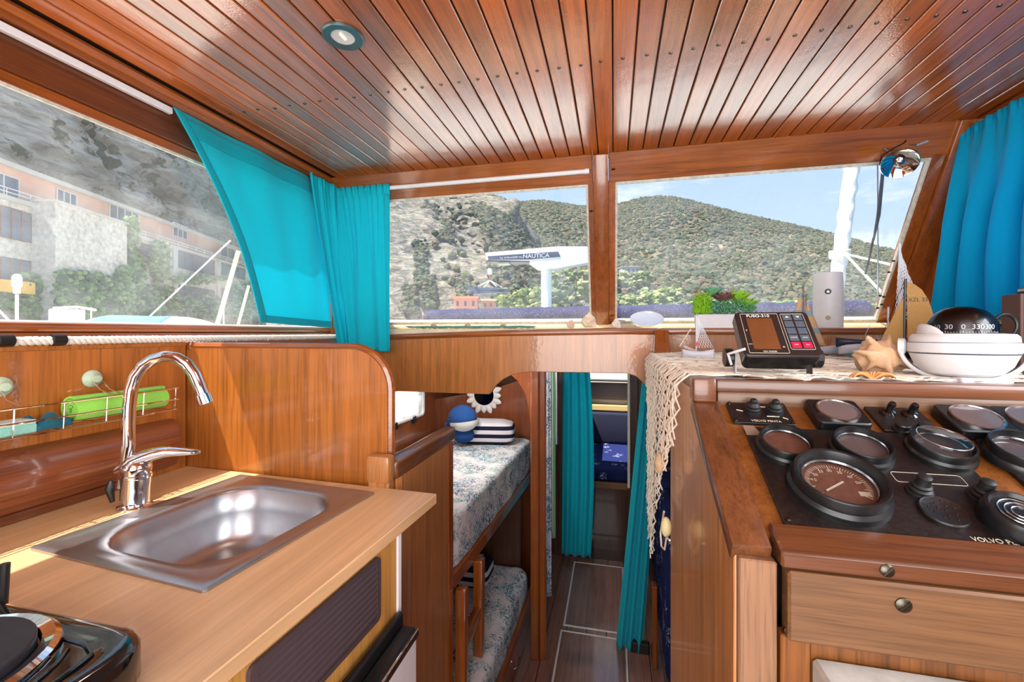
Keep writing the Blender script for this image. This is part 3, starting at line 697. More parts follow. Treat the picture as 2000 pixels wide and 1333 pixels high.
def screw(c, n, r, parent):
    m_ = MB(); n = Vector(n).normalized(); ex = n.orthogonal().normalized(); m_.M = frame(c, ex, n.cross(ex))
    m_.lathe([(r, -.002), (r, .0012), (r*.75, .0026), (0, .003)], 14); m_.box(-r*.9, r*.9, -r*.12, r*.12, .0026, .0034)
    return m_.build('screw', M['brass'], parent)
screw((.311, .5915, 1.052), (0, -1, .1), .0075, cs); screw((.325, .5875, 1.016), (0, -1, 0), .0085, cs); screw((.213, .5995, .960), (0, -1, 0), .0075, cs)
wbx = thing('white_control_box', (.5, .59, .70), 'worn white painted box fixed under the console front', 'box')
MB().box(.238, .62, .560, .605, .60, .930).build('case', plain('chipped_white_paint', (186, 186, 180), .5, noise_amt=.2, nscale=25), wbx, bevel=.004)
MB().box(.250, .61, .550, .562, .60, .917).build('cover', plain('aged_white_paint', (208, 202, 188), .5, noise_amt=.14, nscale=30), wbx, bevel=.004)
screw((.268, .5495, .902), (0, -1, 0), .010, wbx)

# ---- instruments
M['bezel'] = plain('black_bezel', (17, 18, 20), .34, noise_amt=.15)
M['dial'] = plain('faded_brown_dial', (112, 72, 56), .55, noise_amt=.25, nscale=90)
m_, t_, b_ = newmat('dial_glass'); b_.inputs['Base Color'].default_value = (.13, .10, .10, 1); b_.inputs['Roughness'].default_value = .10; b_.inputs['Coat Weight'].default_value = 1; M['dimglass'] = m_
M['dialglass'] = glass_mat('gauge_glass', (.80, .78, .78), .04)
M['mark'] = plain('cream_print', (206, 196, 176), .6)
M['silver'] = plain('silver_rim', (190, 192, 196), .22, metal=1)
def panel(x0, x1, s0, s1, label, name='instrument_panel', th=.006, mat='black_crinkle', r=.006):
    t = thing(name, PN((x0+x1)/2, (s0+s1)/2), label, 'panel')
    m_ = MB(); m_.prism(rrect(x0, x1, s0, s1, r, 3), PN, 0.0, th); m_.build('plate', M[mat], t, bevel=.001)
    return t
BP = panel(.222, .507, .040, .252, 'big black engine instrument panel with the large tachometer', th=.006)
T0 = .006
def gauge(x, s_, r, h, parent, dial='dial', tilt=0, flare=1.09, lens=.86):
    Mx = PM(x, s_, T0)
    g = MB(); g.M = Mx
    g = g.lathe([(r*flare, 0), (r*flare*.985, h*.28), (r, h*.45), (r*.985, h*.92), (r*.96, h), (r*.90, h*.97), (r*lens, h*.55), (r*lens, h*.40)], 40, cap=False).build('bezel', M['bezel'], parent, smooth=30)
    d = MB(); d.M = Mx; d = d.lathe([(r*lens, h*.36), (0, h*.36)], 36, cap=False).build('dial', M[dial], g)
    rg = MB(); rg.M = Mx; rg.lathe([(r*lens*1.0, h*.56), (r*lens*.965, h*.60), (r*lens*.94, h*.5)], 36, cap=False).build('inner_ring', M['silver'], g)
    gl = MB(); gl.M = Mx; gl.lathe([(r*lens*.95, h*.50), (0, h*.53)], 32, cap=False).build('lens', M['dialglass'], g)
    return g, Mx, h*.365
# tachometer
tg, TM, th_ = gauge(.3085, .110, .0575, .030, BP, lens=.80)
RT = .0575*.80
m_ = MB(); m_.M = TM
for k in range(51):
    a = math.radians(215-250*k/50); r1 = RT*.86; r0 = r1-(.0055 if k % 5 else .009)
    c, s__ = math.cos(a), math.sin(a); w = .00035 if k % 5 else .0006
    m_.hexa([(r0*c-w*s__, r0*s__+w*c, th_), (r0*c+w*s__, r0*s__-w*c, th_), (r1*c+w*s__, r1*s__-w*c, th_), (r1*c-w*s__, r1*s__+w*c, th_), (r0*c-w*s__, r0*s__+w*c, th_+.0003), (r0*c+w*s__, r0*s__-w*c, th_+.0003), (r1*c+w*s__, r1*s__-w*c, th_+.0003), (r1*c-w*s__, r1*s__+w*c, th_+.0003)])
m_.build('scale_marks', M['mark'], tg)
for k, n_ in enumerate(('10', '20', '25', '30', '35', '40', '50')):
    a = math.radians(165-150*k/6); text(n_, .0068, TM @ Matrix.Translation((RT*.62*math.cos(a), RT*.62*math.sin(a), th_)), M['mark'], tg, 'numeral')
m_ = MB(); m_.M = TM @ Matrix.Rotation(math.radians(35), 4, 'Z'); m_.box(-.024, .010, -.0013, .0013, th_+.001, th_+.002); m_.build('needle', M['mark'], tg)
m_ = MB(); m_.M = TM; m_.box(.020, .034, -.018, -.010, th_, th_+.0003); m_.build('hour_counter', M['mark'], tg)
# three small gauges
g1 = gauge(.270, .196, .0395, .022, BP)[0]; g2 = gauge(.376, .198, .0390, .022, BP, dial='dimglass')[0]; g3, G3, _ = gauge(.484, .207, .0390, .022, BP, dial='dimglass')
m_ = MB(); m_.M = G3 @ Matrix.Translation((.001, .003, .020)) @ Matrix.Rotation(math.radians(-5), 4, 'X') @ Matrix.Rotation(math.radians(4), 4, 'Y')
m_.lathe([(.0315, 0), (.0325, .003), (.0315, .006), (.029, .007), (0, .0075)], 36).build('loose_lens', M['dialglass'], g3)
m_ = MB(); m_.M = G3 @ Matrix.Translation((.001, .003, .020)) @ Matrix.Rotation(math.radians(-5), 4, 'X') @ Matrix.Rotation(math.radians(4), 4, 'Y')
m_.tube([(.0318*math.cos(2*PI*k/36), .0318*math.sin(2*PI*k/36), .006) for k in range(36)], .0008, 5, closed=True).build('lens_rim', M['silver'], g3)
def booted(x, s_, h, parent, cap=.008):
    m_ = MB(); m_.M = PM(x, s_, T0)
    o = m_.lathe([(.0155, 0), (.0155, .003), (.0125, .004), (.0135, .008), (.0105, .010), (.0115, .014), (.009, .016), (cap*1.05, .019), (cap, h), (cap*.6, h+.002), (0, h+.002)], 18).build('push_button', M['rubber'], parent)
    return o
x, s_ = pn(1795, 962, T0); booted(x, s_, .028, BP); x, s_ = pn(1917, 972, T0); booted(x, s_, .028, BP)
x, s_ = pn(1842, 1003, T0); m_ = MB(); m_.M = PM(x, s_, T0)
m_.lathe([(.026, 0), (.026, .004), (.0245, .0055), (.022, .0045), (0, .0045)], 30).build('buzzer_cover', M['black_crinkle'], BP)
for k in range(12):
    a = k*2.4; r_ = .0045*math.sqrt(k)+.002
    MB().sphere((PM(x, s_, T0+.0048) @ Vector((r_*math.cos(a), r_*math.sin(a), 0))), .0012, 6, 4).build('hole', M['black'], BP)
x, s_ = pn(1995, 1003, T0+.02); m_ = MB(); m_.M = PM(x, s_, T0)
kg = m_.lathe([(.036, 0), (.036, .018), (.033, .024), (.030, .025), (.027, .020), (.0, .021)], 36).build('key_switch', M['bezel'], BP)
for r_ in (.009, .015, .021):
    m_ = MB(); m_.M = PM(x, s_, T0+.0213); m_.tube([(r_*math.cos(2*PI*k/30), r_*math.sin(2*PI*k/30), 0) for k in range(30)], .0008, 5, closed=True).build('ring', M['silver'], kg)
(x0, s0), (x1, s1) = pn(1737, 922, T0), pn(1895, 945, T0)
m_ = MB(); m_.tube([PN(a, b, T0+.0004) for a, b in rrect(x0, x0+.085, s0-.020, s0, .004, 3)], .0004, 5, closed=True).build('plate_outline', M['mark'], BP)
text('VOLVO PENTA', .0095, PM(.459, .0445, T0) @ Matrix.Rotation(0, 4, 'X'), M['mark'], BP, depth=.0006)
x, s_ = pn(1795, 976, T0); text('BLANK STOP', .0036, PM(x+.008, s_-.006, T0), M['mark'], BP)
MB().hexa([PN(.221,.228,.006), PN(.245,.228,.006), PN(.238,.2525,.006), PN(.221,.2525,.006), PN(.221,.228,.0075), PN(.245,.228,.0075), PN(.238,.2525,.0075), PN(.221,.2525,.0075)]).build('corner_flake', plain('bare_aluminium', (150, 128, 112), .45, metal=.3), BP)
for x_, s__ in ((.229, .050), (.500, .050), (.500, .245)): screw(PN(x_, s__, T0), CN, .004, BP)
# two-lever panel, far left
(xa, sa), (xb, sb) = pn(1420, 794), pn(1562, 838)
SP = panel(.209, .309, .262, .324, 'small black panel with two rubber switches in the far port corner of the console', 'switch_panel', r=.003)
for x_, k in ((.248, 0), (.284, 1)):
    sw = booted(x_, .298, .024, SP, .006)
m_ = MB()
for a, b in (((.222, .300), (.232, .296)), ((.262, .312), (.280, .311)), ((.268, .283), (.288, .283)), ((.293, .281), (.300, .276))): m_.tube([PN(*a, .0064), PN(*b, .0064)], .0011, 5)
m_.build('arrow_marks', M['mark'], SP)['kind'] = 'stuff'
text('VOLVO PENTA', .0072, PM(.263, .269, .0062), M['mark'], SP, depth=.0003)
for x_, s__ in ((.214, .319), (.304, .319), (.304, .267), (.214, .267)): screw(PN(x_, s__, .006), CN, .003, SP)
# square gauges
def square_gauge(px, py, w, label):
    x, s_ = pn(px, py, .02)
    t = thing('square_gauge', PN(x, s_), label, 'gauge', 'square gauges on the helm console')
    m_ = MB(); m_.prism([(a+x, b+s_) for a, b in rrect(-w, w, -w*.88, w*.88, w*.22, 3)], PN, 0, .020); m_.build('case', M['bezel'], t, bevel=.002)
    m_ = MB(); m_.M = PM(x, s_, .020); m_.lathe([(w*.80, 0), (w*.80, .003), (w*.74, .0035), (w*.72, .002)], 36, cap=False).build('rim', M['silver'], t)
    m_ = MB(); m_.M = PM(x, s_, .020); m_.lathe([(w*.73, .0018), (0, .0024)], 32, cap=False).build('glass', M['dimglass'], t)
square_gauge(1636, 803, .040, 'square black gauge with a round glass next to the two-switch panel')
square_gauge(1907, 816, .042, 'square black gauge with a round glass, between the four-knob panel and the edge')
square_gauge(2022, 820, .042, 'square black gauge cut by the photo\'s right edge')
# four-knob panel
x, s_ = pn(1757, 823)
KP = panel(x-.040, x+.040, s_-.036, s_+.036, 'small black panel with two toggles and two knobs between the square gauges', 'switch_panel', r=.003)
for px, py in ((1733, 800), (1776, 803)):
    a, b = pn(px, py+8, .006); m_ = MB(); m_.M = PM(a, b, .006) @ Matrix.Rotation(math.radians(12), 4, 'X')
    m_.lathe([(.012, 0), (.011, .004), (.006, .006), (.006, .022), (.0045, .026), (0, .027)], 14).build('toggle', M['black_gloss'], KP)
for px, py in ((1763, 835), (1807, 836)):
    a, b = pn(px, py, .012); m_ = MB(); m_.M = PM(a, b, .006)
    m_.lathe([(.013, 0), (.013, .004), (.0095, .005), (.0105, .012), (.009, .014), (0, .0145)], 16).build('knob', M['black'], KP)
# second engine panel, cut by the frame
x, s_ = pn(1893, 862)
P2 = panel(x+.004, x+.29, .045, s_, 'second black engine panel running out of the photo at the right', 'instrument_panel')
a, b = pn(1985, 872, .02); gauge(a, b-.012, .0395, .026, P2, dial='dimglass')

# ================================================================ THINGS ON THE CONSOLE SHELF
SZ = 1.235
# ---- fish finder
ffu = Vector((0, .664, .747)).normalized(); ffn = Vector((0, -.747, .664)).normalized()
FC = Vector((.3265, .990, 1.3295))
ff = thing('fish_finder', (.3265, 1.0, SZ), 'black fish finder with a brown screen and ten keys, tilted on its bracket', 'fish finder')
FM = Matrix.Translation(FC) @ frame((0,0,0), (1,0,0), ffu)
def fm(): 
    m_ = MB(); m_.M = FM; return m_
M['ffblack'] = plain('brown_black_plastic', (36, 27, 26), .38)
fm().prism(rrect(-.070, .070, -.061, .061, .010, 4), XY, -.006, 0).build('front_bezel', M['ffblack'], ff, bevel=.002)
m_ = fm(); A_ = rrect(-.069, .069, -.060, .060, .010, 4); B_ = rrect(-.062, .062, -.052, .056, .010, 4)
m_.prism(A_, XY, -.030, -.0055); m_.build('case', M['black'], ff, bevel=.001)
m_ = fm(); m_.prism(B_, XY, -.058, -.0295); m_.build('rear_case', M['black'], ff, bevel=.004)
fm().box(-.0695, -.066, -.055, .055, -.028, -.007).build('side_plate', plain('grey_side', (120, 116, 112), .5), ff)
m_ = fm(); m_.tube([(a, b, .0004) for a, b in rrect(-.060, .012, -.054, .054, .001, 1)], .0005, 4, closed=True); m_.build('screen_outline', M['mark'], ff)
m_ = fm(); m_.tube([(a, b, .0004) for a, b in rrect(.017, .060, -.044, .053, .003, 2)], .0005, 4, closed=True); m_.build('keypad_outline', M['mark'], ff)
fm().box(-.050, -.001, -.044, .041, 0, .0008).build('screen', plain('brown_lcd', (104, 62, 34), .28, noise_amt=.15, nscale=20), ff)
text('FUSO-310', .0105, FM @ Matrix.Translation((-.026, .0475, .0004)), M['white'], ff)
text('F', .006, FM @ Matrix.Translation((-.055, .006, .0004)), M['mark'], ff); text('FATH', .003, FM @ Matrix.Translation((-.054, -.031, .0004)), M['mark'], ff); text('O', .005, FM @ Matrix.Translation((.005, -.038, .0004)), M['mark'], ff)
text('FISH FINDER', .0045, FM @ Matrix.Translation((-.022, -.050, .0004)), M['mark'], ff)
M['key'] = plain('grey_key', (72, 84, 96), .45); M['redkey'] = plain('red_key', (196, 22, 66), .4)
for r_ in range(5):
    for c_ in range(2):
        cx, cy = .0285+.020*c_, .0435-.0190*r_
        k_ = fm().box(cx-.0085, cx+.0085, cy-.0080, cy+.0080, 0, .0012).build('key', M['redkey'] if r_ == 4 else M['key'], ff, bevel=.0008)
        if r_ == 0:
            sg_ = 1 if c_ == 0 else -1; q = fm(); q.prism([(cx-.004, cy-.002*sg_), (cx+.004, cy-.002*sg_), (cx, cy+.003*sg_)], XY, .0013, .0016); q.build('arrow', M['mark'], k_)
        elif r_ >= 3:
            text((('MODE', 'GAIN') if r_ == 3 else ('OFF', 'ON'))[c_], .0042, FM @ Matrix.Translation((cx, cy, .0014)), M['mark'] if r_ == 4 else M['mark'], k_)
KY, KZ = 1.020, 1.276
for sx in (-1, 1):
    kb = MB(); kb.M = frame((FC.x+sx*.074, KY, KZ), (0, 1, 0), (0, 0, 1)) @ Matrix.Rotation(0 if sx > 0 else PI, 4, 'X')
    kb.prism([(.019*(1+.06*(k % 2))*math.cos(2*PI*k/32), .019*(1+.06*(k % 2))*math.sin(2*PI*k/32)) for k in range(32)], XY, .002, .018); kb.build('knob', M['black'], ff, bevel=.001)
    MB().box(FC.x+sx*.0715-.0015, FC.x+sx*.0715+.0015, KY-.012, KY+.012, SZ+.003, KZ+.014).build('bracket_arm', M['grey_white'] if sx < 0 else M['black'], ff, bevel=.001)
MB().box(FC.x-.073, FC.x+.073, KY-.012, KY+.012, SZ, SZ+.003).build('bracket_base', M['black'], ff)
MB().tube([(.245, 1.005, 1.262), (.235, .99, 1.285), (.247, .965, 1.292), (.258, .955, 1.297)], .0028, 8).build('strap', M['white'], ff)

# ---- steering compass
CX, CY = .660, 1.020
cp = thing('compass', (CX, CY, SZ), 'white gimballed ship\'s compass with a dark domed card', 'compass')
MB().lathe([(.040, 1.246), (.056, 1.252), (.068, 1.266), (.0755, 1.286), (.0772, 1.2905), (.0782, 1.292), (.0788, 1.294), (.0788, 1.3085), (.0780, 1.3105), (.0765, 1.311), (.0755, 1.322), (.071, 1.327), (.054, 1.3285), (.052, 1.322)], 56, (CX, CY, 0), cap=False).build('bowl', M['white'], cp, smooth=25)
MB().lathe([(.0, 1.246), (.040, 1.2462)], 40, (CX, CY, 0), cap=False).build('bowl_base', M['white'], cp)
MB().lathe([(.0772, 1.2890), (.0784, 1.2908), (.0776, 1.2920)], 48, (CX, CY, 0), cap=False).build('seam', M['key'], cp)
MB().lathe([(.0766, 1.3098), (.0784, 1.3106), (.0768, 1.3116)], 48, (CX, CY, 0), cap=False).build('seam', M['key'], cp)
hd = MB()
def hood(u, v):
    a = math.radians(135+80*u); hgt = .022*math.sin(PI*u)**.6
    r = .062-.002*v; return (CX+r*math.cos(a), CY+r*math.sin(a), 1.325+hgt*v)
hd.grid(hood, 24, 4).build('visor', M['white'], cp, solid=.005)
M['card'] = plain('black_compass_card', (14, 13, 14), .3)
cd_ = MB().lathe([(.0470, 1.326), (.0470, 1.348), (.044, 1.358), (.034, 1.368), (.018, 1.374), (0, 1.375)], 48, (CX, CY, 0), cap=False).build('card', M['card'], cp)
va = math.atan2(-CY, -CX)
for n_, da in (('60', -44), ('30', -21), ('0', 3), ('330', 27), ('300', 50), ('90', -66)):
    a = va+math.radians(da); out = Vector((math.cos(a), math.sin(a), 0)); ex = Vector((-math.sin(a), math.cos(a), 0))
    text(n_, .0125, frame(Vector((CX, CY, 1.3405))+out*.0474, ex, (0, 0, 1)), M['white'], cd_, 'numeral', depth=.0002)
m_ = MB()
for k in range(72):
    a = 2*PI*k/72; h = .0035 if k % 6 == 0 else .002
    m_.beam((CX+.0474*math.cos(a), CY+.0474*math.sin(a), 1.3295), (CX+.0474*math.cos(a), CY+.0474*math.sin(a), 1.3295+h), .0009, .0008, (math.cos(a), math.sin(a), 0))
o = m_.build('degree_marks', M['white'], cd_); o['kind'] = 'stuff'
m_, t_, b_ = newmat('smoked_dome'); t_.nodes.remove(b_)
tr_ = t_.nodes.new('ShaderNodeBsdfTransparent'); tr_.inputs[0].default_value = (.90, .88, .90, 1)
gl_ = t_.nodes.new('ShaderNodeBsdfGlossy'); gl_.inputs['Roughness'].default_value = .03
lw_ = t_.nodes.new('ShaderNodeLayerWeight'); lw_.inputs[0].default_value = .25
ms_ = t_.nodes.new('ShaderNodeMixShader'); t_.links.new(lw_.outputs['Fresnel'], ms_.inputs[0]); t_.links.new(tr_.outputs[0], ms_.inputs[1]); t_.links.new(gl_.outputs[0], ms_.inputs[2]); t_.links.new(ms_.outputs[0], t_.nodes['Material Output'].inputs[0])
M['dome'] = m_
MB().grid(lambda u, v: (CX+.0525*math.sin(PI/2*v)**.8*math.cos(2*PI*u), CY+.0525*math.sin(PI/2*v)**.8*math.sin(2*PI*u), 1.327+.054*math.cos(PI/2*v)), 40, 14, close_u=True).build('dome', M['dome'], cp)
gex = Vector((.84, -.54, 0)).normalized()
for sgn in (-1, 1):
    def arm(u, v, sgn=sgn):
        a = math.radians(-6+82*u); r = .089; w = .030*(.8+.7*u*u)
        p = Vector((CX, CY, 1.302))+gex*(sgn*r*math.cos(a)**.8)+Vector((0, 0, -.064*math.sin(a)))
        return p+Vector((-gex.y, gex.x, 0))*(w*(v-.5))
    MB().grid(arm, 14, 4).build('bracket_arm', M['white'], cp, solid=.007)
    k_ = MB(); k_.M = frame(Vector((CX, CY, 1.302))+gex*(sgn*.086), (0, 0, 1), Vector((-gex.y, gex.x, 0))*sgn)
    k_.lathe([(.0165, -.006), (.0165, .004), (.011, .007), (0, .007)], 20).build('pivot', M['white'], cp)
MB().prism(rrect(CX-.058, CX+.060, CY-.045, CY+.045, .02, 4), XY, SZ, 1.243).build('base', M['white'], cp, bevel=.002)
MB().box(CX-.036, CX+.040, CY-.056, CY-.030, SZ, 1.246).build('base_lip', M['white'], cp, bevel=.002)

# ---- shells on the shelf
M['shell'] = plain('peach_shell', (226, 186, 146), .45, noise_amt=.22, nscale=35, bump=.3)
M['shell_o'] = plain('orange_shell', (232, 160, 98), .45, noise_amt=.2, nscale=60, bump=.3)
def spiny(c, R, name, label, mat, rot, spikes=9, flat=.72):
    m_ = MB(); m_.M = Matrix.Translation(c) @ rot
    def sf(u, v):
        a = 2*PI*u; ph = PI*v
        sp_ = max(0, math.cos(spikes*a*.5))**4*(max(0, math.sin(ph+.5))**10+.5*max(0, math.sin(ph*2))**6*(v < .4))
        whorl = .12*math.cos(ph*8)*(1 if v < .5 else .3)
        r = R*(.78+whorl+.50*sp_); zz = R*(math.cos(ph)*(1.05 if v < .5 else .85))
        return (r*math.sin(ph)**(.75)*math.cos(a), r*math.sin(ph)**(.75)*math.sin(a)*flat, zz)
    o = m_.grid(sf, 54, 26, close_u=True).build(name, mat, smooth=50)
    return tag(o, label, 'shell')
spiny((.566, 1.115, SZ+.036), .047, 'conch_shell', 'peach spiny conch shell beside the compass', M['shell'], Matrix.Rotation(math.radians(68), 4, 'X') @ Matrix.Rotation(.3, 4, 'Z'), 14, .95)
m_ = MB()
def scal(u, v):
    a = math.radians(200-220*u); r = .036*v*(1+.02*math.cos(u*34*PI/2))
    return (.481+r*math.cos(a), .966+r*.75*math.sin(a)-.006, SZ+.004+.016*math.sin(PI*min(1, v*.85))*(.8+.12*math.cos(u*22*PI)))
o = m_.grid(scal, 90, 12).build('scallop_shell', M['shell_o'], solid=.002, smooth=60); tag(o, 'ribbed orange scallop shell lying on the console shelf', 'shell')

MB().box(.176, .206, .645, .66, -.02, 1.045).build('inner_backing', M['ceil_back'], cs)
MB().box(.175, XR, .66, .68, -.02, 1.03).build('inner_backing', M['ceil_back'], cs)
# ================================================================ CURTAINS
def cnoise(a, b=0): return noise.noise(Vector((a, b, 3.7)))
# port side, pulled flat towards the bow
ca = thing('port_curtain', (-1.39, 1.6, 1.34), 'turquoise curtain drawn slantwise across the port window', 'curtain')
def curA(u, v):
    yt = 1.118+.70*u; yb = 1.475+.45*u
    e = v+.10*math.sin(PI*v)*(1-u)
    y = yt*(1-e)+yb*e; z = 2.064*(1-v)+(1.372-.018*u)*v
    x = -1.394+.010*math.sin(u*17+v*2.2)*(.25+.75*math.sin(PI*min(1, v+.12)))*(.3+.7*u)+.008*cnoise(u*3, v*2)+.012*math.sin(PI*v)
    return (x, y, z)
MB().grid(curA, 60, 40).build('cloth', M['turq'], ca, solid=.0015, smooth=80)
MB().grid(lambda u, v: Vector(curA(u*1.0, .02+.085*v))+Vector((.003, 0, 0)), 60, 4).build('top_hem', M['turq_hem'], ca, solid=.001, smooth=80)
MB().grid(lambda u, v: Vector(curA(.085*u*(.45+.55*v), v))+Vector((.003, 0, 0)), 4, 40).build('side_hem', M['turq_hem'], ca, solid=.001, smooth=80)
MB().grid(lambda u, v: Vector(curA(u, .955+.045*v))+Vector((.003, 0, 0)), 50, 3).build('bottom_hem', M['turq_hem'], ca, solid=.001, smooth=80)
# port side, gathered strip in the corner
cb_ = thing('gathered_curtain', (-1.36, 1.9, 1.25), 'narrow gathered turquoise curtain beside the port corner post', 'curtain')
def curB(u, v):
    yt = 1.735+.215*u; yb = 1.915+.10*u; e = v**1.15
    y = yt*(1-e)+yb*e; z = 2.072-.0*u+(1.262-.02*u-2.072)*v
    f = math.sin(u*44+3*cnoise(u*3))*(1-v)*.5+math.sin(u*17+1.3+v)*(.35+.65*v)
    x = -1.372+.013*f+.03*v*(1-.3*u)
    if v < .05: x += .004*math.sin(u*90)
    return (x, y, z)
MB().grid(curB, 110, 36).build('cloth', M['turq'], cb_, solid=.0015, smooth=80)
# front, port end
cc = thing('front_curtain', (-1.25, 1.96, 1.24), 'gathered turquoise curtain hanging at the port end of the front window', 'curtain')
def curC(u, v):
    xt = -1.415+.335*u; xb = -1.300+.222*u; e = v**.9
    x = xt*(1-e)+xb*e; z = 2.066+(1.236+.045*(1-u)**2-2.066)*v
    f = .55*math.sin(u*62+2*cnoise(u*4))*(1-min(1, v*1.6))+math.sin(u*17+2.6*cnoise(u*2, v)+.5*v)*(.25+1.1*min(1, v*2))*(1-.45*u)
    y = 1.940-.011*f-.006*cnoise(u*5, v*3)
    if v < .055: y += .005*math.sin(u*120)
    return (x, y, z)
MB().grid(curC, 130, 40).build('cloth', M['turq'], cc, solid=.0015, smooth=80)
MB().grid(lambda u, v: Vector(curC(.93+.07*u, .06+.94*v))+Vector((0, -.003, 0)), 4, 40).build('side_hem', M['turq'], cc, solid=.001, smooth=80)
MB().grid(lambda u, v: Vector(curC(u, .965+.035*v))+Vector((0, -.003, 0)), 110, 3).build('bottom_hem', M['turq'], cc, solid=.001, smooth=80)
# starboard side
cd2 = thing('starboard_curtain', (1.26, 1.5, 1.36), 'turquoise curtain coloured bluer for sky light, gathered on the starboard side window', 'curtain')
def curD(u, v):
    y = 1.965-1.25*u; z = 2.085+(1.372-2.085)*v
    fl = max(0, 1-u*5)
    f = .5*math.sin(u*150+2*cnoise(u*9))*(1-min(1, v*3))+math.sin(u*84+2.0*cnoise(u*5, v*1.5)+.8*v)*(.2+.8*min(1, v*2.2))
    x = 1.283-.010-.020*f*(.5+.5*min(1, v*2))-.062*v**.8*fl-.020*v
    if v < .05: x += .005*math.sin(u*420)
    return (x, y+.02*v*fl, z)
MB().grid(curD, 300, 36).build('cloth', M['turq_sky_tint'], cd2, solid=.0015, smooth=80)

# ================================================================ THINGS ON THE SILL
SL = 1.348
sp_ = thing('smart_speaker', (.928, 2.19, SL), 'pale grey cylindrical speaker with a round lens on the front sill', 'speaker')
SPC = (.928, 2.19)
MB().lathe([(.0, 0), (.052, 0), (.0545, .003), (.0565, .06), (.0565, .15), (.0545, .22), (.0535, .243), (.050, .246), (.046, .238), (0, .236)], 48, (*SPC, SL)).build('body', M['white'], sp_, smooth=40)
to = Vector((-.928, -2.19, 0)).normalized()
def stud(r, dz, prof_, mat, nm, par, rr=.0565):
    m_ = MB(); m_.M = frame(Vector((*SPC, SL+dz))+to*rr, Vector((0, 0, 1)).cross(to), (0, 0, 1)); return m_.lathe(prof_, 20).build(nm, mat, par)
l_ = stud(.011, .160, [(.012, -.002), (.012, .0005), (.009, .001), (0, .0005)], M['black'], 'lens', sp_); stud(.0, .160, [(.005, .0008), (.004, .0018), (0, .002)], M['chrome'], 'lens_glass', l_)
stud(.009, .046, [(.010, -.002), (.010, .001), (0, .0012)], plain('beige_button', (176, 164, 146), .5), 'button', sp_)
# white dish
m_ = MB(); m_.M = Matrix.Translation((.157, 2.185, SL+.041)) @ Matrix.Rotation(math.radians(28), 4, 'X')
o = m_.lathe([(0, -.006), (.045, -.005), (.072, .004), (.079, .010), (.078, .012), (.070, .007), (.044, -.002), (0, -.003)], 40, cap=False).build('white_dish', plain('white_blue_china', (246, 248, 252), .2, coat=.6, noise_amt=.03, nscale=14))
tag(o, 'white oval china dish leaning on the front sill', 'dish')
# planter with succulents
pl = thing('succulent_planter', (.48, 2.13, SL), 'white box planter of green and purple succulents on the front sill', 'planter')
MB().hexa([(.372,2.085,SL),(.588,2.085,SL),(.588,2.165,SL),(.372,2.165,SL),(.366,2.080,SL+.064),(.594,2.080,SL+.064),(.594,2.170,SL+.064),(.366,2.170,SL+.064)]).build('box', M['white'], pl, bevel=.003)
MB().box(.373, .587, 2.086, 2.163, SL+.060, SL+.0655).build('soil', plain('dark_soil', (62, 44, 36), .95, noise_amt=.5, nscale=120, bump=.8), pl)
greens = {'lime': plain('lime_leaf', (150, 208, 48), .45, noise_amt=.25, nscale=60), 'aqua': plain('blue_green_leaf', (112, 178, 130), .4, noise_amt=.15, nscale=60), 'purple': plain('purple_leaf', (122, 84, 74), .4, noise_amt=.35, nscale=50), 'red': plain('red_tip_leaf', (188, 96, 70), .45, noise_amt=.2, nscale=60)}
def leafmesh(L, W, mat):
    m_ = MB()
    def lf(u, v):
        w = W*math.sin(PI*min(1, .08+u*.92))**.7*(1 if u < .7 else 1); x = (v-.5)*2*w
        return (x, L*u, .18*L*u*u*2-.35*abs(x)*0+.25*x*x/W)
    return m_.grid(lf, 8, 4).build('leaf', mat, pl, solid=.003, base=False, smooth=80)
def rosette(c, L, W, mat, rings):
    l0 = None
    for (n_, el, sc, off) in rings:
        for k in range(n_):
            if l0 is None: l0 = leafmesh(L, W, mat); o = l0
            else:
                o = l0.copy(); COL.objects.link(o); o.parent = pl
            o.location = Vector(c)-WORLD[pl.name]
            o.rotation_euler = (math.radians(el), 0, 2*PI*(k+off)/n_+random.uniform(-.1, .1)); o.scale = (sc,)*3
TZ = SL+.075
rosette((.480, 2.105, TZ+.045), .058, .021, greens['purple'], [(9, 12, 1, 0), (8, 35, .85, .5), (6, 60, .6, .2)])
rosette((.440, 2.130, TZ+.072), .056, .022, greens['aqua'], [(8, 20, 1, 0), (7, 42, .8, .5), (5, 66, .55, .2)])
rosette((.545, 2.115, TZ+.048), .062, .028, greens['lime'], [(8, 15, 1, .2), (7, 40, .85, .5), (5, 65, .6, .2)])
rosette((.585, 2.125, TZ+.020), .056, .025, greens['lime'], [(7, 10, 1, 0), (6, 40, .8, .5)])
m_ = MB()
for k in range(900):
    b_ = Vector((random.uniform(.362, .425), random.uniform(2.085, 2.15), SL+.064)); h = random.uniform(.03, .105)
    z0 = b_.z+h*random.random(); p = Vector((b_.x, b_.y, z0)); a = random.uniform(0, 2*PI)
    m_.tube([p, p+Vector((math.cos(a)*.012, math.sin(a)*.012, .012))], [.0030, .0009], 4)
for k in range(14):
    b_ = Vector((random.uniform(.375, .415), random.uniform(2.09, 2.145), SL+.062)); m_.tube([b_, b_+Vector((random.uniform(-.006, .006), random.uniform(-.006, .006), random.uniform(.06, .085)))], .0018, 5)
o = m_.build('sedum_needles', greens['lime'], pl); o['kind'] = 'stuff'
m_ = MB()
for k in range(420):
    b_ = Vector((random.uniform(.42, .61), random.uniform(2.08, 2.16), SL+.066+random.uniform(0, .055))); a = random.uniform(0, 2*PI)
    m_.tube([b_, b_+Vector((math.cos(a)*.014, math.sin(a)*.014, .012))], [.0034, .001], 4)
o = m_.build('ground_cover', greens['aqua'], pl); o['kind'] = 'stuff'
m_ = MB()
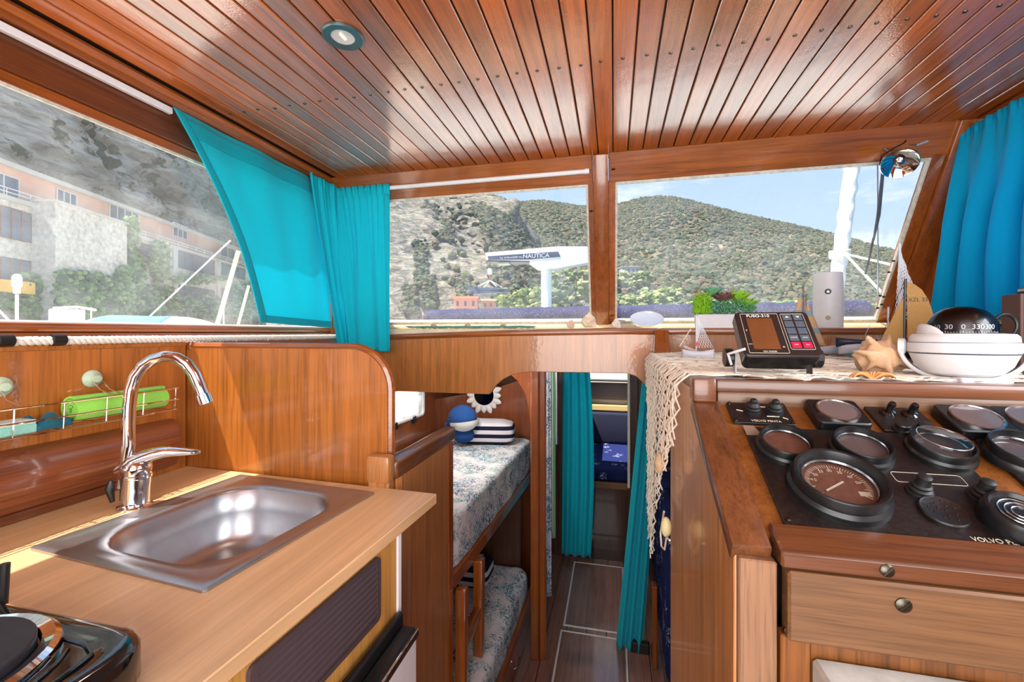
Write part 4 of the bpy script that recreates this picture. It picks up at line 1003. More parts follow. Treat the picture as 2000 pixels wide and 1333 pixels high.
for k in range(40):
    b_ = Vector((random.choice((.372, .395, .50, .515))+random.uniform(-.01, .01), 2.115+random.uniform(-.02, .02), SL+.145+random.uniform(-.004, .030))); a = random.uniform(0, 2*PI)
    m_.tube([b_, b_+Vector((math.cos(a)*.010, math.sin(a)*.010, .010))], [.0022, .0006], 4)
o = m_.build('red_tips', greens['red'], pl); o['kind'] = 'stuff'
# sill shells and green netting
spiny((-.120, 2.115, SL+.036), .036, 'whelk_shell', 'cream knobbly shell at the foot of the window mullion', plain('cream_shell', (238, 214, 186), .5, noise_amt=.15, nscale=30), Matrix.Rotation(1.1, 4, 'Y'), 10)
spiny((-.205, 2.12, SL+.020), .020, 'small_whelk', 'small pale whelk lying to port of the cream knobbly shell', plain('pale_shell', (232, 200, 168), .5, noise_amt=.15, nscale=30), Matrix.Rotation(1.4, 4, 'Y'), 8)
spiny((.010, 2.12, SL+.022), .022, 'small_conch', 'small white conch between the mullion and the china dish', plain('white_shell', (240, 226, 208), .5, noise_amt=.1, nscale=30), Matrix.Rotation(1.2, 4, 'Y'), 8)
for k, (x_, lb) in enumerate(((-.93, 'tiny brown shell on the green netting nearest the front curtain'), (-.74, 'tiny brown shell in the middle of the green netting'), (-.55, 'tiny brown shell on the green netting nearest the mullion'))):
    spiny((x_, 2.14, SL+.017), .017, 'tiny_shell', lb, M['shell'], Matrix.Rotation(1.3, 4, 'Y') @ Matrix.Rotation(k, 4, 'Z'), 6)
m_ = MB()
for k in range(34):
    y0 = 2.075+.006*k; ph = random.random()*6
    m_.tube([(-1.06+.66*i/30, y0+.014*math.sin(i*1.9+ph+(PI if k % 2 else 0)), SL+.004+.012*abs(math.sin(i*.7+ph))) for i in range(31)], .0012, 4)
o = m_.build('green_netting', plain('sea_green_net', (120, 176, 158), .7)); tag(o, 'sea green netting strewn along the front sill', 'netting', kind='stuff')

# ================================================================ SHELF BOATS AND RADIO
M['tan'] = cloth('tan_sailcloth', (206, 160, 98), .3, 500)
M['netwhite'] = plain('white_netting', (226, 230, 236), .7)
M['hullwhite'] = plain('white_hull', (222, 224, 230), .4); M['hullnavy'] = plain('navy_hull', (44, 52, 78), .4); M['hullblack'] = plain('black_hull', (22, 22, 24), .3)
M['tealwood'] = plain('teal_paint', (120, 168, 172), .5, noise_amt=.15)
def hull(parent, c, L, W, H, mat, deck=None, name='hull'):
    """boat hull along local X; c = centre of keel base"""
    m_ = MB()
    def hf(u, v):
        t = 2*u-1; w = W*(1-abs(t)**2.4)**.8+.0008; a = PI*v
        sheer = H*(1+.35*t*t)
        return (c[0]+L/2*t*(1+.08*math.sin(a)*0), c[1]-w*math.cos(a), c[2]+sheer*(1-math.sin(a)**.6)*1.0)
    o = m_.grid(hf, 24, 12).build(name, mat, parent, solid=.002, smooth=60)
    m_ = MB(); m_.grid(lambda u, v: (c[0]+L/2*(2*u-1)*.97, c[1]+(2*v-1)*W*.93*(1-abs(2*u-1)**2.4)**.8, c[2]+H*(1+.35*(2*u-1)**2)*.86), 20, 4).build('deck', deck or mat, parent, solid=.002)
    return o
def sail(parent, pts, mat, bulge=.006, n=10, name='sail'):
    A, B, C_, = [Vector(p) for p in pts[:3]]; D = Vector(pts[3]) if len(pts) > 3 else None
    def sf(u, v):
        if D is None: p = A*(1-v)+(B*(1-u)+C_*u)*v
        else: p = (A*(1-u)+D*u)*(1-v)+(B*(1-u)+C_*u)*v
        return p+Vector((0, -bulge*math.sin(PI*u)*math.sin(PI*v), 0))
    return MB().grid(sf, n, n).build(name, mat, parent, solid=.0012, smooth=80)
# B: tan sails with the sail number
Y = 1.50
bt = thing('model_yacht', at(1748, 705, Y=Y), 'model yacht with tan sails and a black hull beside the compass', 'model boat')
hc = at(1750, 694, Y=Y); hull(bt, (hc.x, Y, 1.252), .15, .022, .032, M['hullblack'], M['white'])
MB().box(hc.x-.075, hc.x+.075, Y-.0232, Y-.021, 1.281, 1.287).build('white_line', M['white'], bt)
MB().box(hc.x-.03, hc.x+.03, Y-.012, Y+.012, SZ, 1.256).build('stand', M['consX'], bt, bevel=.002)
a_, b_ = at(1766, 690, Y=Y), at(1768, 545, Y=Y); MB().tube([(a_.x, Y, 1.28), b_], .0032, 8).build('mast', M['hullblack'], bt)
def mp_(l): return [at(px, py, Y=Y-.004) for px, py in l]
ms = MB(); out = mp_([(1771, 551), (1786, 556), (1800, 566), (1812, 584), (1820, 606), (1828, 640), (1829, 668), (1772, 668)])
ms.prism([(p.x, p.z) for p in out], XZ, Y-.0052, Y-.004); ms = ms.build('main_sail', M['tan'], bt)
sail(bt, mp_([(1764, 580), (1714, 676), (1764, 679)]), M['tan'], .004, name='jib')
q = at(1793, 586, Y=Y-.0056); text('XZL 33', .0155, frame(q, (1, 0, 0), (0, 0, 1)), M['hullblack'], ms, depth=.0002)
MB().tube([at(1771, 577, Y=Y-.0058), at(1803, 577, Y=Y-.0058)], .0004, 4).build('stitching', M['mark'], ms)
MB().tube([b_, at(1714, 676, Y=Y)], .0006, 4).build('forestay', M['hullblack'], bt); MB().tube([(a_.x, Y, 1.292), at(1832, 671, Y=Y)], .002, 6).build('boom', M['hullblack'], bt)
# C: tall net sails, navy and white hull
Y = 1.76
bc = thing('fishing_boat_model', at(1700, 703, Y=Y), 'white and navy model boat with tall net sails behind the tan model yacht', 'model boat')
hc = at(1705, 690, Y=Y); hull(bc, (hc.x, Y, 1.254), .21, .032, .034, M['hullwhite'], M['cream'])
hull(bc, (hc.x, Y, 1.280), .225, .034, .024, M['hullnavy'], M['cream'], 'gunwale')
MB().box(hc.x-.075, hc.x+.06, Y-.03, Y+.03, SZ, 1.257).build('stand', M['tealwood'], bc, bevel=.002)
tp_ = at(1757, 476, Y=Y); MB().tube([(tp_.x, Y, 1.29), tp_], .0045, 8).build('mast', M['hullwhite'], bc)
MB().tube([at(1733, 690, Y=Y), at(1735, 600, Y=Y)], .003, 8).build('short_mast', M['hullwhite'], bc)
m_ = MB()
def netsail(u, v):
    t = at(1757, 486, Y=Y-.02); l = at(1748, 640, Y=Y-.02); r = at(1802, 610, Y=Y-.02)
    return t*(1-v)+(l*(1-u)+r*u)*v+Vector((0, -.012*math.sin(PI*u)*v+.004*cnoise(u*6, v*9), 0))
for k in range(20):
    m_.tube([netsail((k/19+.026*math.sin(i*1.57+(PI if k % 2 else 0))), .03+.97*i/44) for i in range(45)], .0009, 4)
o = m_.build('net_sail', M['netwhite'], bc); o['kind'] = 'stuff'
for k, (px, py) in enumerate(((1745, 510), (1736, 532), (1719, 578), (1726, 580), (1722, 595), (1714, 602))):
    MB().sphere(at(px, py, Y=Y-.01), .0050, 10, 7, (1, 1, .7)).build('float', M['hullblack'], bc)
MB().tube([at(1756, 482, Y=Y-.01), at(1745, 510, Y=Y-.01), at(1736, 532, Y=Y-.01), at(1719, 578, Y=Y-.01), at(1714, 602, Y=Y-.01), at(1690, 655, Y=Y-.01)], .0007, 4).build('float_line', M['netwhite'], bc)
for x1 in (1690, 1700, 1712):
    MB().tube([at(x1, 655, Y=Y-.02), at(x1+8, 676, Y=Y-.025), at(x1+20, 660, Y=Y-.02)], .0008, 4).build('rope_loop', M['netwhite'], bc)
# D: striped sails behind the fish finder
Y = 1.86
bd = thing('striped_sail_boat', at(1585, 690, Y=Y), 'model boat with tan and blue striped sails behind the fish finder', 'model boat')
hc = at(1585, 690, Y=Y); hull(bd, (hc.x, Y, SZ+.012), .20, .024, .028, M['hullwhite']); MB().box(hc.x-.05, hc.x+.05, Y-.014, Y+.014, SZ, SZ+.014).build('stand', M['consX'], bd)
mt_ = at(1569, 556, Y=Y); MB().tube([(mt_.x, Y, 1.27), mt_], .0028, 8).build('mast', M['consX'], bd)
MB().tube([(mt_.x+.02, Y, 1.27), at(1574, 578, Y=Y)], .0024, 8).build('mast', M['consX'], bd)
st_, t_, b_ = newmat('striped_sailcloth'); co_ = nd(t_, 'ShaderNodeTexCoord'); sp2 = nd(t_, 'ShaderNodeSeparateXYZ'); t_.links.new(co_.outputs['Object'], sp2.inputs[0])
mm_ = nd(t_, 'ShaderNodeMath', operation='MULTIPLY'); mm_.inputs[1].default_value = 15; t_.links.new(sp2.outputs['Z'], mm_.inputs[0]); fr_ = nd(t_, 'ShaderNodeMath', operation='FRACT'); t_.links.new(mm_.outputs[0], fr_.inputs[0])
t_.links.new(ramp(t_, fr_.outputs[0], [(0, lin((214, 172, 122))), (.68, lin((214, 172, 122))), (.70, lin((140, 170, 176))), (1, lin((140, 170, 176)))]), b_.inputs['Base Color']); b_.inputs['Roughness'].default_value = .8
sail(bd, [at(1566, 560, Y=Y), at(1543, 640, Y=Y), at(1567, 640, Y=Y)], st_, .004)
sail(bd, [at(1574, 582, Y=Y), at(1574, 672, Y=Y), at(1613, 676, Y=Y)], st_, .006)
# A: little white boat with a net sail
Y = 1.62
ba = thing('souvenir_boat', at(1362, 694, Y=Y), 'little white souvenir boat with a net sail and a red starfish', 'model boat')
hc = at(1363, 692, Y=Y); hull(ba, (hc.x, Y, SZ+.003), .105, .018, .026, M['hullwhite'])
m0_ = at(1360, 615, Y=Y); MB().tube([(m0_.x, Y, SZ+.02), m0_], .0022, 8).build('mast', M['hullwhite'], ba)
m_ = MB()
def sl2(u, v):
    t = at(1362, 618, Y=Y-.003); l = at(1362, 680, Y=Y-.003); r = at(1393, 680, Y=Y-.003); return t*(1-v)+(l*(1-u)+r*u)*v
for k in range(12): m_.tube([sl2(min(1, max(0, k/11+.04*math.sin(i*1.57+(PI if k % 2 else 0)))), .03+.97*i/24) for i in range(25)], .0007, 4)
o = m_.build('net_sail', M['netwhite'], ba); o['kind'] = 'stuff'
sail(ba, [at(1361, 616, Y=Y), at(1361, 675, Y=Y), at(1369, 640, Y=Y)], M['netwhite'], .002)
MB().tube([at(1349, 643, Y=Y), at(1328, 676, Y=Y)], .0016, 6).build('spar', M['rope'], ba)
MB().sphere(at(1341, 663, Y=Y-.003), .005, 8, 6).build('shell_bead', M['shell'], ba)
q = at(1361, 673, Y=Y-.02); m_ = MB(); m_.prism([((.0105 if k % 2 == 0 else .0042)*math.sin(PI*k/5)+q.x, (.0105 if k % 2 == 0 else .0042)*math.cos(PI*k/5)+q.z) for k in range(10)], XZ, q.y-.002, q.y+.001); m_.build('starfish', plain('red_starfish', (226, 84, 70), .6), ba)
text('SKARA', .009, frame(at(1368, 685, Y=Y-.0205), (1, 0, 0), (0, 0, 1)), M['hullnavy'], ba)
# small paper-white shell fan in front of it
m_ = MB(); q = at(1342, 697, Z=SZ)
o = m_.grid(lambda u, v: (q.x-.02+.075*v*math.cos(math.radians(-10+40*u)), q.y-.03+.05*(u-.5)*v, SZ+.012+.030*(1-v)*1.0+.004*math.cos(u*40)), 40, 8).build('fan_shell', plain('pink_white_shell', (236, 208, 206), .5, noise_amt=.2, nscale=60), solid=.002, smooth=60); tag(o, 'pinkish white fan shell lying on the fishing net', 'shell')
# wooden fiddle stop at the inner edge of the shelf
o = MB().hexa([(.170,1.935,SZ),(.236,1.935,SZ),(.236,2.006,SZ),(.170,2.006,SZ),(.176,1.975,1.343),(.230,1.975,1.343),(.230,2.006,1.343),(.176,2.006,1.343)]).build('fiddle_stop', M['mahogZ'], bevel=.003); tag(o, 'upright wooden stop at the inner end of the console shelf', 'stop')
# VHF radio and cooler box at the photo's right edge
vr = thing('vhf_radio', (1.025, 1.24, SZ+.13), 'black radio set standing on the grey vented unit at the photo\'s right edge', 'radio')
MB().box(.950, 1.10, 1.20, 1.30, 1.366, 1.438).build('case', M['black'], vr, bevel=.004)
MB().box(.952, 1.098, 1.196, 1.2005, 1.372, 1.430).build('face', M['black_gloss'], vr, bevel=.002); MB().box(.946, .951, 1.21, 1.29, 1.428, 1.434).build('trim', M['silver'], vr)
for k in range(3): MB().tube([(.954, 1.19, 1.384+.017*k), (.954, 1.197, 1.384+.017*k)], .004, 10).build('knob', M['silver'], vr)
MB().tube([(.954, 1.195, 1.38), (.942, 1.17, 1.35), (.946, 1.15, 1.31), (.965, 1.165, 1.29)], .003, 8).build('cable', M['black'], vr)
vu = thing('vented_unit', (1.03, 1.24, SZ), 'grey vented power unit under the radio at the photo\'s right edge', 'electrical unit')
MB().box(.948, 1.11, 1.17, 1.31, SZ+.045, 1.366).build('case', plain('mid_grey_metal', (132, 134, 140), .45, metal=.3), vu, bevel=.003)
for k in range(6): MB().box(.952, 1.106, 1.167, 1.171, SZ+.055+.011*k, SZ+.060+.011*k).build('fin', M['black'], vu)
MB().box(.946, 1.13, 1.155, 1.32, SZ, SZ+.045).build('wooden_plinth', M['consX'], vu, bevel=.002)
bk_ = thing('slat_bundle', (.908, 1.235, SZ), 'bundle of dark striped wooden slats standing left of the radio', 'slats')
for k, c_ in enumerate(((90, 62, 54), (60, 52, 60), (112, 74, 60), (48, 44, 46))):
    MB().box(.893+.0075*k, .8995+.0075*k, 1.21, 1.26, SZ, 1.418).build('slat', plain('slat_paint', c_, .5), bk_, bevel=.001)
m_ = MB(); o = m_.tube([(.815+.020*math.cos(2*PI*k/24), 1.14, 1.345+.024*math.sin(2*PI*k/24)) for k in range(24)], .0035, 8, closed=True).build('coiled_cable', M['black']); tag(o, 'black cable loop between the compass and the radio', 'cable')
MB().tube([(.815, 1.14, 1.3175), (.815, 1.145, SZ)], .003, 6).build('tail', M['black'], o)

# ================================================================ SPOT LAMP, WIRES, WIPER, TOWEL
lc = at(1757, 318, Y=1.90)
sl_ = thing('spot_lamp', lc, 'chrome spot lamp fixed to the windscreen header with loose wires', 'lamp')
ax_ = Vector((-.30, -.62, -.62)).normalized(); ex_ = ax_.orthogonal().normalized()
m_ = MB(); m_.M = frame(lc, ex_, ax_.cross(ex_))
m_.lathe([(0, -.060), (.018, -.058), (.022, -.040), (.046, -.012), (.056, .002), (.0575, .006), (.055, .010), (.052, .008)], 36, cap=False).build('housing', M['chrome'], sl_, smooth=50)
m_ = MB(); m_.M = frame(lc, ex_, ax_.cross(ex_)); m_.lathe([(.0525, .007), (.035, -.004), (.015, -.010), (.010, .002), (0, .004)], 36, cap=False).build('reflector', M['chrome'], sl_, smooth=60)
h_ = RK(lc.x, 2.05, -.003); MB().beam(h_, lc-ax_*.05, .03, .004).build('bracket', M['steel'], sl_)
screw(at(1787, 301, Y=1.975), (0, -1, -.3), .012, sl_)
for pts in (((1771, 262, 1.975), (1768, 278, 1.96), (1745, 290, 1.94), (1722, 305, 1.93), (1718, 322, 1.93), (1728, 335, 1.91)), ((1771, 262, 1.975), (1776, 282, 1.97), (1792, 283, 1.965), (1796, 280, 1.965)), ((1815, 258, 1.975), (1816, 272, 1.97), (1810, 277, 1.968))):
    MB().tube([at(a, b, Y=c_) for a, b, c_ in pts], .0022, 6).build('wire', M['black'], sl_)
MB().tube([at(1790, 284, Y=1.966), at(1812, 276, Y=1.966)], .0042, 8).build('connector', plain('pale_blue_connector', (150, 170, 192), .4), sl_)
screw(at(1707, 291, Y=1.985), (0, -1, -.4), .011, wf)
# wiper outside the glass
def rk(px, py, d=0):
    r_ = ray(px, py); o0 = Vector((0, 0, EYE)); p0 = RK(0, 2, d); k = (p0-o0).dot(NR)/r_.dot(NR); return o0+r_*k
wp = thing('windscreen_wiper', rk(1690, 535, .04), 'black wiper arm hanging outside the starboard windscreen', 'wiper')
MB().tube([rk(1725, 330, .05), rk(1716, 420, .045), rk(1706, 470, .04)], [.006, .0075, .004], 8).build('arm', M['black'], wp)
MB().tube([rk(1706, 465, .035), rk(1698, 505, .034), rk(1690, 536, .034)], .0045, 8).build('blade', M['black'], wp)
o = MB().tube([rk(1714, 318, .09), rk(1715, 600, .09)], .003, 6).build('stay_wire', M['steel']); tag(o, 'thin steel stay wire outside the starboard windscreen', 'wire')
# navy towel rolled along the foot of the windscreen, outside
m_, t_, b_ = newmat('navy_terry'); co_ = nd(t_, 'ShaderNodeTexCoord'); n_ = nd(t_, 'ShaderNodeTexNoise', Scale=130.0, Detail=3.0); t_.links.new(co_.outputs['Object'], n_.inputs['Vector'])
t_.links.new(ramp(t_, n_.outputs[0], [(.35, lin((18, 16, 46))), (.58, lin((48, 44, 92))), (.75, lin((104, 100, 150)))]), b_.inputs['Base Color']); b_.inputs['Roughness'].default_value = .95
bp_ = nd(t_, 'ShaderNodeBump', Strength=.8, Distance=.006); t_.links.new(n_.outputs[0], bp_.inputs['Height']); t_.links.new(bp_.outputs[0], b_.inputs['Normal'])
def tw(u, v):
    x = -1.145+2.40*u; a = 2*PI*v; e = min(1, min(u, 1-u)*45)**.5
    r = (.052+.005*cnoise(x*6, math.cos(a)))*e
    return (x, 2.485+r*1.25*math.cos(a), 1.418+.018*u+r*math.sin(a)*1.05+.004*cnoise(x*30, a))
o = MB().grid(tw, 220, 18, close_v=True).build('rolled_navy_towel', m_, smooth=80); tag(o, 'navy blue terry towel rolled along the outside foot of the windscreen', 'towel')

# ================================================================ FISHING NET on the shelf and down the console side
M['net'] = plain('ecru_net_cord', (236, 224, 206), .85, noise_amt=.12, nscale=200)
fn = thing('fishing_net', (.15, 1.5, .60), 'ecru fishing net draped over the shelf edge and hanging beside the console', 'net')
m_ = MB()
NS = 60
for k in range(NS):
    f = k/(NS-1); ye = .985+1.0*f; pts = []
    xs = .30+.55*random.random()*(1-.3*f)
    for i in range(14):
        t = i/13; pts.append((xs+(.158-xs)*t, ye+.05*math.sin(i*.9+k)*(1-t)+.03*cnoise(k*1.3, i*.4), SZ+.004+.008*abs(cnoise(k*.7, i*.5))))
    zend = 1.10-.30*f/.35*random.uniform(.6, 1.1) if f < .35 else .56+.34*random.random()**1.6+.25*abs(f-.62)
    yc = 1.50+(ye-1.50)*.42 if f > .35 else ye+.10*f
    n_ = max(6, int((1.235-zend)/.020))
    for i in range(1, n_+1):
        t = i/n_; z = 1.238-(1.238-zend)*t; e = min(1, t*1.7)**.8
        pts.append((.145-.014*abs(math.sin(i*1.1+k))-.012*t, ye*(1-e)+yc*e+.014*math.sin(i*PI/2+(PI if k % 2 else 0)), z))
    m_.tube(pts, .0021, 5)
for k in range(90):   # mesh across the shelf
    y0 = 1.0+1.0*random.random(); x0 = .17+.2*random.random(); x1 = x0+.3+.5*random.random(); ph = random.random()*6
    m_.tube([(x0+(min(x1, .83)-x0)*i/22, y0+.02*math.sin(i*1.3+ph)+.12*cnoise(k, i*.12), SZ+.0035+.005*abs(math.sin(i*.8+ph))) for i in range(23)], .0018, 4)
o = m_.build('cords', M['net'], fn); o['kind'] = 'stuff'
for (px, py, r_, mt, nm) in ((1289, 905, .022, M['shell'], 'shell_float'), (1301, 1030, .020, plain('pale_yellow_float', (222, 212, 160), .5), 'float')):
    MB().sphere(at(px, py, X=.118), r_, 14, 10, (.6, .7, 1.15)).build(nm, mt, fn)
MB().tube([at(1297, 1000, X=.118), at(1290, 1040, X=.118), at(1292, 1068, X=.118), at(1298, 1074, X=.118), at(1302, 1050, X=.118), at(1308, 1056, X=.118)], .0022, 6).build('cord_end', M['net'], fn)

# ================================================================ FORE CABIN
FZ = -.5
M['coral'] = pattern_cloth('coral_print_bedding', (226, 224, 228), ((30, 120, 160), (40, 140, 140), (60, 84, 116)), 'coral')
M['knots'] = pattern_cloth('navy_knot_print', (26, 36, 84), ((214, 220, 234),), 'knots')
M['stripe'] = pattern_cloth('navy_white_stripes', (26, 28, 48), ((206, 204, 214),), 'stripe')
M['cabinZ'] = wood('fore_cabin_veneer', (138, 74, 40), 'Z', rough=.3, coat=.7, contrast=.35)
M['darkwood'] = wood('dark_fore_cabin_wood', (84, 50, 34), 'Z', rough=.4, coat=.4, contrast=.3)
fc = struct(MB().box(-1.5, 1.36, 1.17, 4.9, FZ-.06, FZ-.02).build('floor', M['ceil_back']))
b0 = MB().box(-.058, .058, 1.17, 3.56, FZ-.02, FZ).build('board', M['sole'], fc, bevel=.002)
for k in range(23):
    if k == 0: b0.location.x += -1.41; WORLD[b0.name].x += -1.41
    else: twin(b0, (.119*k, 0, 0))
MB().box(-1.5, 1.36, 3.56, 4.9, FZ-.02, FZ).build('forepeak_sole', M['darkwood'], fc)
MB().box(-.46, .152, 1.165, 1.172, FZ, -.02).build('step_riser', M['cabinZ'], fc)
M['alu'] = plain('pale_metal_strip', (226, 226, 226), .5)
for nm, x0, x1, y0, y1, lb in (('floor_hatch', -.305, .075, 2.70, 3.47, 'sole hatch with pale edge strips deep in the passage'), ('floor_hatch', -.315, .078, 1.62, 2.655, 'nearer sole hatch with pale edge strips at the foot of the passage')):
    h_ = thing(nm, ((x0+x1)/2, (y0+y1)/2, FZ), lb, 'hatch', 'hatches in the cabin sole')
    for j in range(3):
        w = (x1-x0-.02)/3; MB().box(x0+.01+w*j+.0006, x0+.01+w*(j+1)-.0006, y0+.01, y1-.01, FZ, FZ+.004).build('board', M['sole'], h_)
    for a in ((x0, x0+.011, y0, y1), (x1-.011, x1, y0, y1), (x0+.011, x1-.011, y0, y0+.011), (x0+.011, x1-.011, y1-.011, y1)):
        MB().box(*a, FZ, FZ+.006).build('edge_strip', M['alu'], h_, bevel=.001)
# hull sides with the small port light
hl = struct(MB().box(-1.50, -1.40, 1.195, 2.40, FZ, 1.285).build('wall_left', M['cabinZ']))
def hw(y): return -1.40+.06*max(0, y-2.4)/.7
def hullpiece(m_, y0, y1, z0, z1):
    return m_.hexa([(hw(y0)-.03,y0,z0),(hw(y0),y0,z0),(hw(y1),y1,z0),(hw(y1)-.03,y1,z0),(hw(y0)-.03,y0,z1),(hw(y0),y0,z1),(hw(y1),y1,z1),(hw(y1)-.03,y1,z1)])
hullpiece(MB(), 2.40, 4.9, FZ, .735).build('lower_panel', M['cabinZ'], hl)
hullpiece(MB(), 2.40, 4.9, .955, 1.285).build('upper_panel', M['cabinZ'], hl)
hullpiece(MB(), 2.92, 4.9, .735, .955).build('forward_panel', M['cabinZ'], hl)
w5 = struct(MB().tube([(hw(a)+.006, a, b) for a, b in rrect(2.40, 2.925, .735, .955, .03, 3)], .011, 8, closed=True).build('window_5', M['grey_white']))
hullpiece(MB(), 2.41, 2.92, .745, .945).build('pane', glass_mat('frosted_light', (.9, .92, .92), .35), w5)
for y in (2.55, 2.78):
    MB().box(hw(y), hw(y)+.028, y-.015, y+.015, .70, .748).build('dog', M['black'], w5, bevel=.004); MB().tube([(hw(y)+.02, y, .735), (hw(y)+.045, y, .72)], .006, 8).build('dog_nut', M['brass'], w5)
MB().box(-1.40, -1.36, 2.40, 2.50, .93, .99).build('hinge', M['black'], w5, bevel=.006)
# far partition with its sloping white-lit top, and the sunburst mirror
pa = MB().prism([(-1.42, FZ), (-1.42, .80), (-1.10, .86), (-.88, .905), (-.70, .968), (-.575, 1.01), (-.52, 1.01), (-.50, .96), (-.50, FZ)], XZ, 3.12, 3.145).build('cabin_partition', M['cabinZ']); tag(pa, 'wooden partition at the far end of the upper bunk', 'partition')
MB().box(-1.40, -1.365, 3.085, 3.12, .3, .86).build('corner_batten', M['mahogZ'], pa, bevel=.004); MB().box(-.56, -.525, 3.10, 3.12, FZ, .98).build('edge_batten', M['mahogZ'], pa, bevel=.003)
mr = thing('sunburst_mirror', (-.946, 3.108, .72), 'white sunburst mirror on the far cabin partition', 'mirror')
MC = Vector((-.946, 3.115, .86)); m_ = MB(); m_.M = frame(MC, (1, 0, 0), (0, 0, 1))
m_.lathe([(.092, -.003), (.094, .006), (.080, .010), (.076, .004)], 36, cap=False).build('rim', M['white'], mr)
m_ = MB(); m_.M = frame(MC, (1, 0, 0), (0, 0, 1)); m_.lathe([(.078, .004), (0, .0045)], 32, cap=False).build('mirror_glass', plain('dark_mirror', (70, 84, 110), .08, metal=1), mr)
for k in range(16):
    a = 2*PI*k/16; L = .062 if k % 2 else .048; m_ = MB(); m_.M = frame(MC, (math.cos(a), 0, math.sin(a)), (-math.sin(a), 0, math.cos(a)))
    m_.grid(lambda u, v: (.086+L*u, (v-.5)*.036*math.sin(PI*min(1, .15+.85*u))**.8*2*.6, .004+.008*math.sin(PI*v)*math.sin(PI*min(1, .2+.8*u))), 8, 5).build('petal', M['white'], mr, solid=.003)
# upper bunk
def soft(poly, z0, z1, r, name, mat, parent, seed=0, amp=.006, dens=5):
    """mattress: rounded slab with soft unevenness"""
    m_ = MB(); m_.prism(poly, XY, z0, z1)
    bmesh.ops.recalc_face_normals(m_.bm, faces=m_.bm.faces)
    bmesh.ops.bevel(m_.bm, geom=list(m_.bm.edges), offset=r, segments=4, profile=.5, affect='EDGES', clamp_overlap=True)
    bmesh.ops.triangulate(m_.bm, faces=m_.bm.faces)
    for _ in range(dens):
        le = [e for e in m_.bm.edges if e.calc_length() > .05]
        if not le: break
        bmesh.ops.subdivide_edges(m_.bm, edges=le, cuts=1); bmesh.ops.triangulate(m_.bm, faces=m_.bm.faces)
    m_.bm.normal_update()
    for v in m_.bm.verts: v.co += v.normal*amp*noise.noise(v.co*7+Vector((seed, 0, 0)))*1.6
    return m_.build(name, mat, parent, smooth=70)
ub = thing('upper_bunk', (-1.0, 2.1, .28), 'upper bunk with coral-printed bedding on the port side', 'bunk')
soft([(-1.385, 1.21), (-.655, 1.21), (-.655, 1.66), (-.63, 1.70), (-.568, 3.02), (-.62, 3.07), (-1.33, 3.09)], .345, .572, .045, 'mattress', M['coral'], ub, 1)
MB().hexa([(-.655,1.64,.285),(-.628,1.64,.285),(-.555,3.08,.285),(-.585,3.08,.285),(-.655,1.64,.352),(-.628,1.64,.352),(-.555,3.08,.352),(-.585,3.08,.352)]).build('front_rail', M['mahogY'], ub, bevel=.005)
MB().prism([(-1.39, 1.21), (-.66, 1.21), (-.66, 1.66), (-.59, 3.08), (-1.34, 3.08)], XY, .30, .345).build('base_board', M['darkwood'], ub)
# ladder between the bunks
ld_ = thing('bunk_ladder', (-.6, 1.8, FZ), 'short wooden ladder standing against the upper bunk', 'ladder')
MB().box(-.622, -.578, 1.875, 1.925, FZ, .29).build('stile', M['mahogZ'], ld_, bevel=.006, seg=2); MB().box(-.622, -.578, 1.645, 1.690, FZ, .29).build('stile', M['mahogZ'], ld_, bevel=.006, seg=2)
MB().box(-.617, -.583, 1.66, 1.90, .03, .085).build('rung', M['mahogY'], ld_, bevel=.006, seg=2); MB().box(-.617, -.583, 1.66, 1.90, -.26, -.21).build('rung', M['mahogY'], ld_, bevel=.006, seg=2)
# lower bunk
lb_ = thing('lower_bunk', (-.95, 2.1, FZ), 'lower bunk with coral-printed bedding below the upper one', 'bunk')
soft([(-1.38, 1.25), (-.545, 1.25), (-.510, 2.62), (-.56, 2.69), (-1.36, 2.69)], -.31, -.145, .045, 'mattress', M['coral'], lb_, 5)
MB().hexa([(-.58,1.25,FZ),(-.545,1.25,FZ),(-.505,2.70,FZ),(-.54,2.70,FZ),(-.58,1.25,-.30),(-.545,1.25,-.30),(-.505,2.70,-.30),(-.54,2.70,-.30)]).build('front_board', M['mahogY'], lb_, bevel=.003)
MB().hexa([(-.56,1.25,-.335),(-.53,1.25,-.335),(-.490,2.70,-.335),(-.52,2.70,-.335),(-.56,1.25,-.285),(-.53,1.25,-.285),(-.490,2.70,-.285),(-.52,2.70,-.285)]).build('front_rail', M['mahogY'], lb_, bevel=.004)
MB().hexa([(-.545,2.02,-.48),(-.515,2.02,-.48),(-.503,2.50,-.48),(-.53,2.50,-.48),(-.545,2.02,-.36),(-.515,2.02,-.36),(-.503,2.50,-.36),(-.53,2.50,-.36)]).build('drawer_front', M['cabinZ'], lb_, bevel=.003)
MB().tube([(-.508, 2.22, -.44), (-.492, 2.23, -.435), (-.490, 2.26, -.40), (-.503, 2.27, -.395)], .004, 8).build('drawer_handle', M['chrome'], lb_)
MB().box(-1.38, -.58, 2.70, 2.72, FZ, .28).build('end_panel', M['darkwood'], lb_)
def pillow(c, sx, sy, sz, name, label, mat, cat='cushion', rot=0):
    m_ = MB(); m_.M = Matrix.Translation(c) @ Matrix.Rotation(rot, 4, 'Z')
    def pf(u, v):
        a, b = 2*PI*u, PI*(v-.5)
        def sg(w, e): return math.copysign(abs(w)**e, w)
        return (sx*sg(math.cos(b), .35)*sg(math.cos(a), .35), sy*sg(math.cos(b), .35)*sg(math.sin(a), .35), sz+sz*sg(math.sin(b), .6)+.004*cnoise(u*9, v*7))
    o = m_.grid(pf, 48, 20, close_u=True).build(name, mat, smooth=80); return tag(o, label, cat)
pillow((-.86, 2.86, .576), .205, .10, .075, 'striped_cushion', 'navy and white striped cushion lying at the head of the upper bunk', M['stripe'], rot=.15)
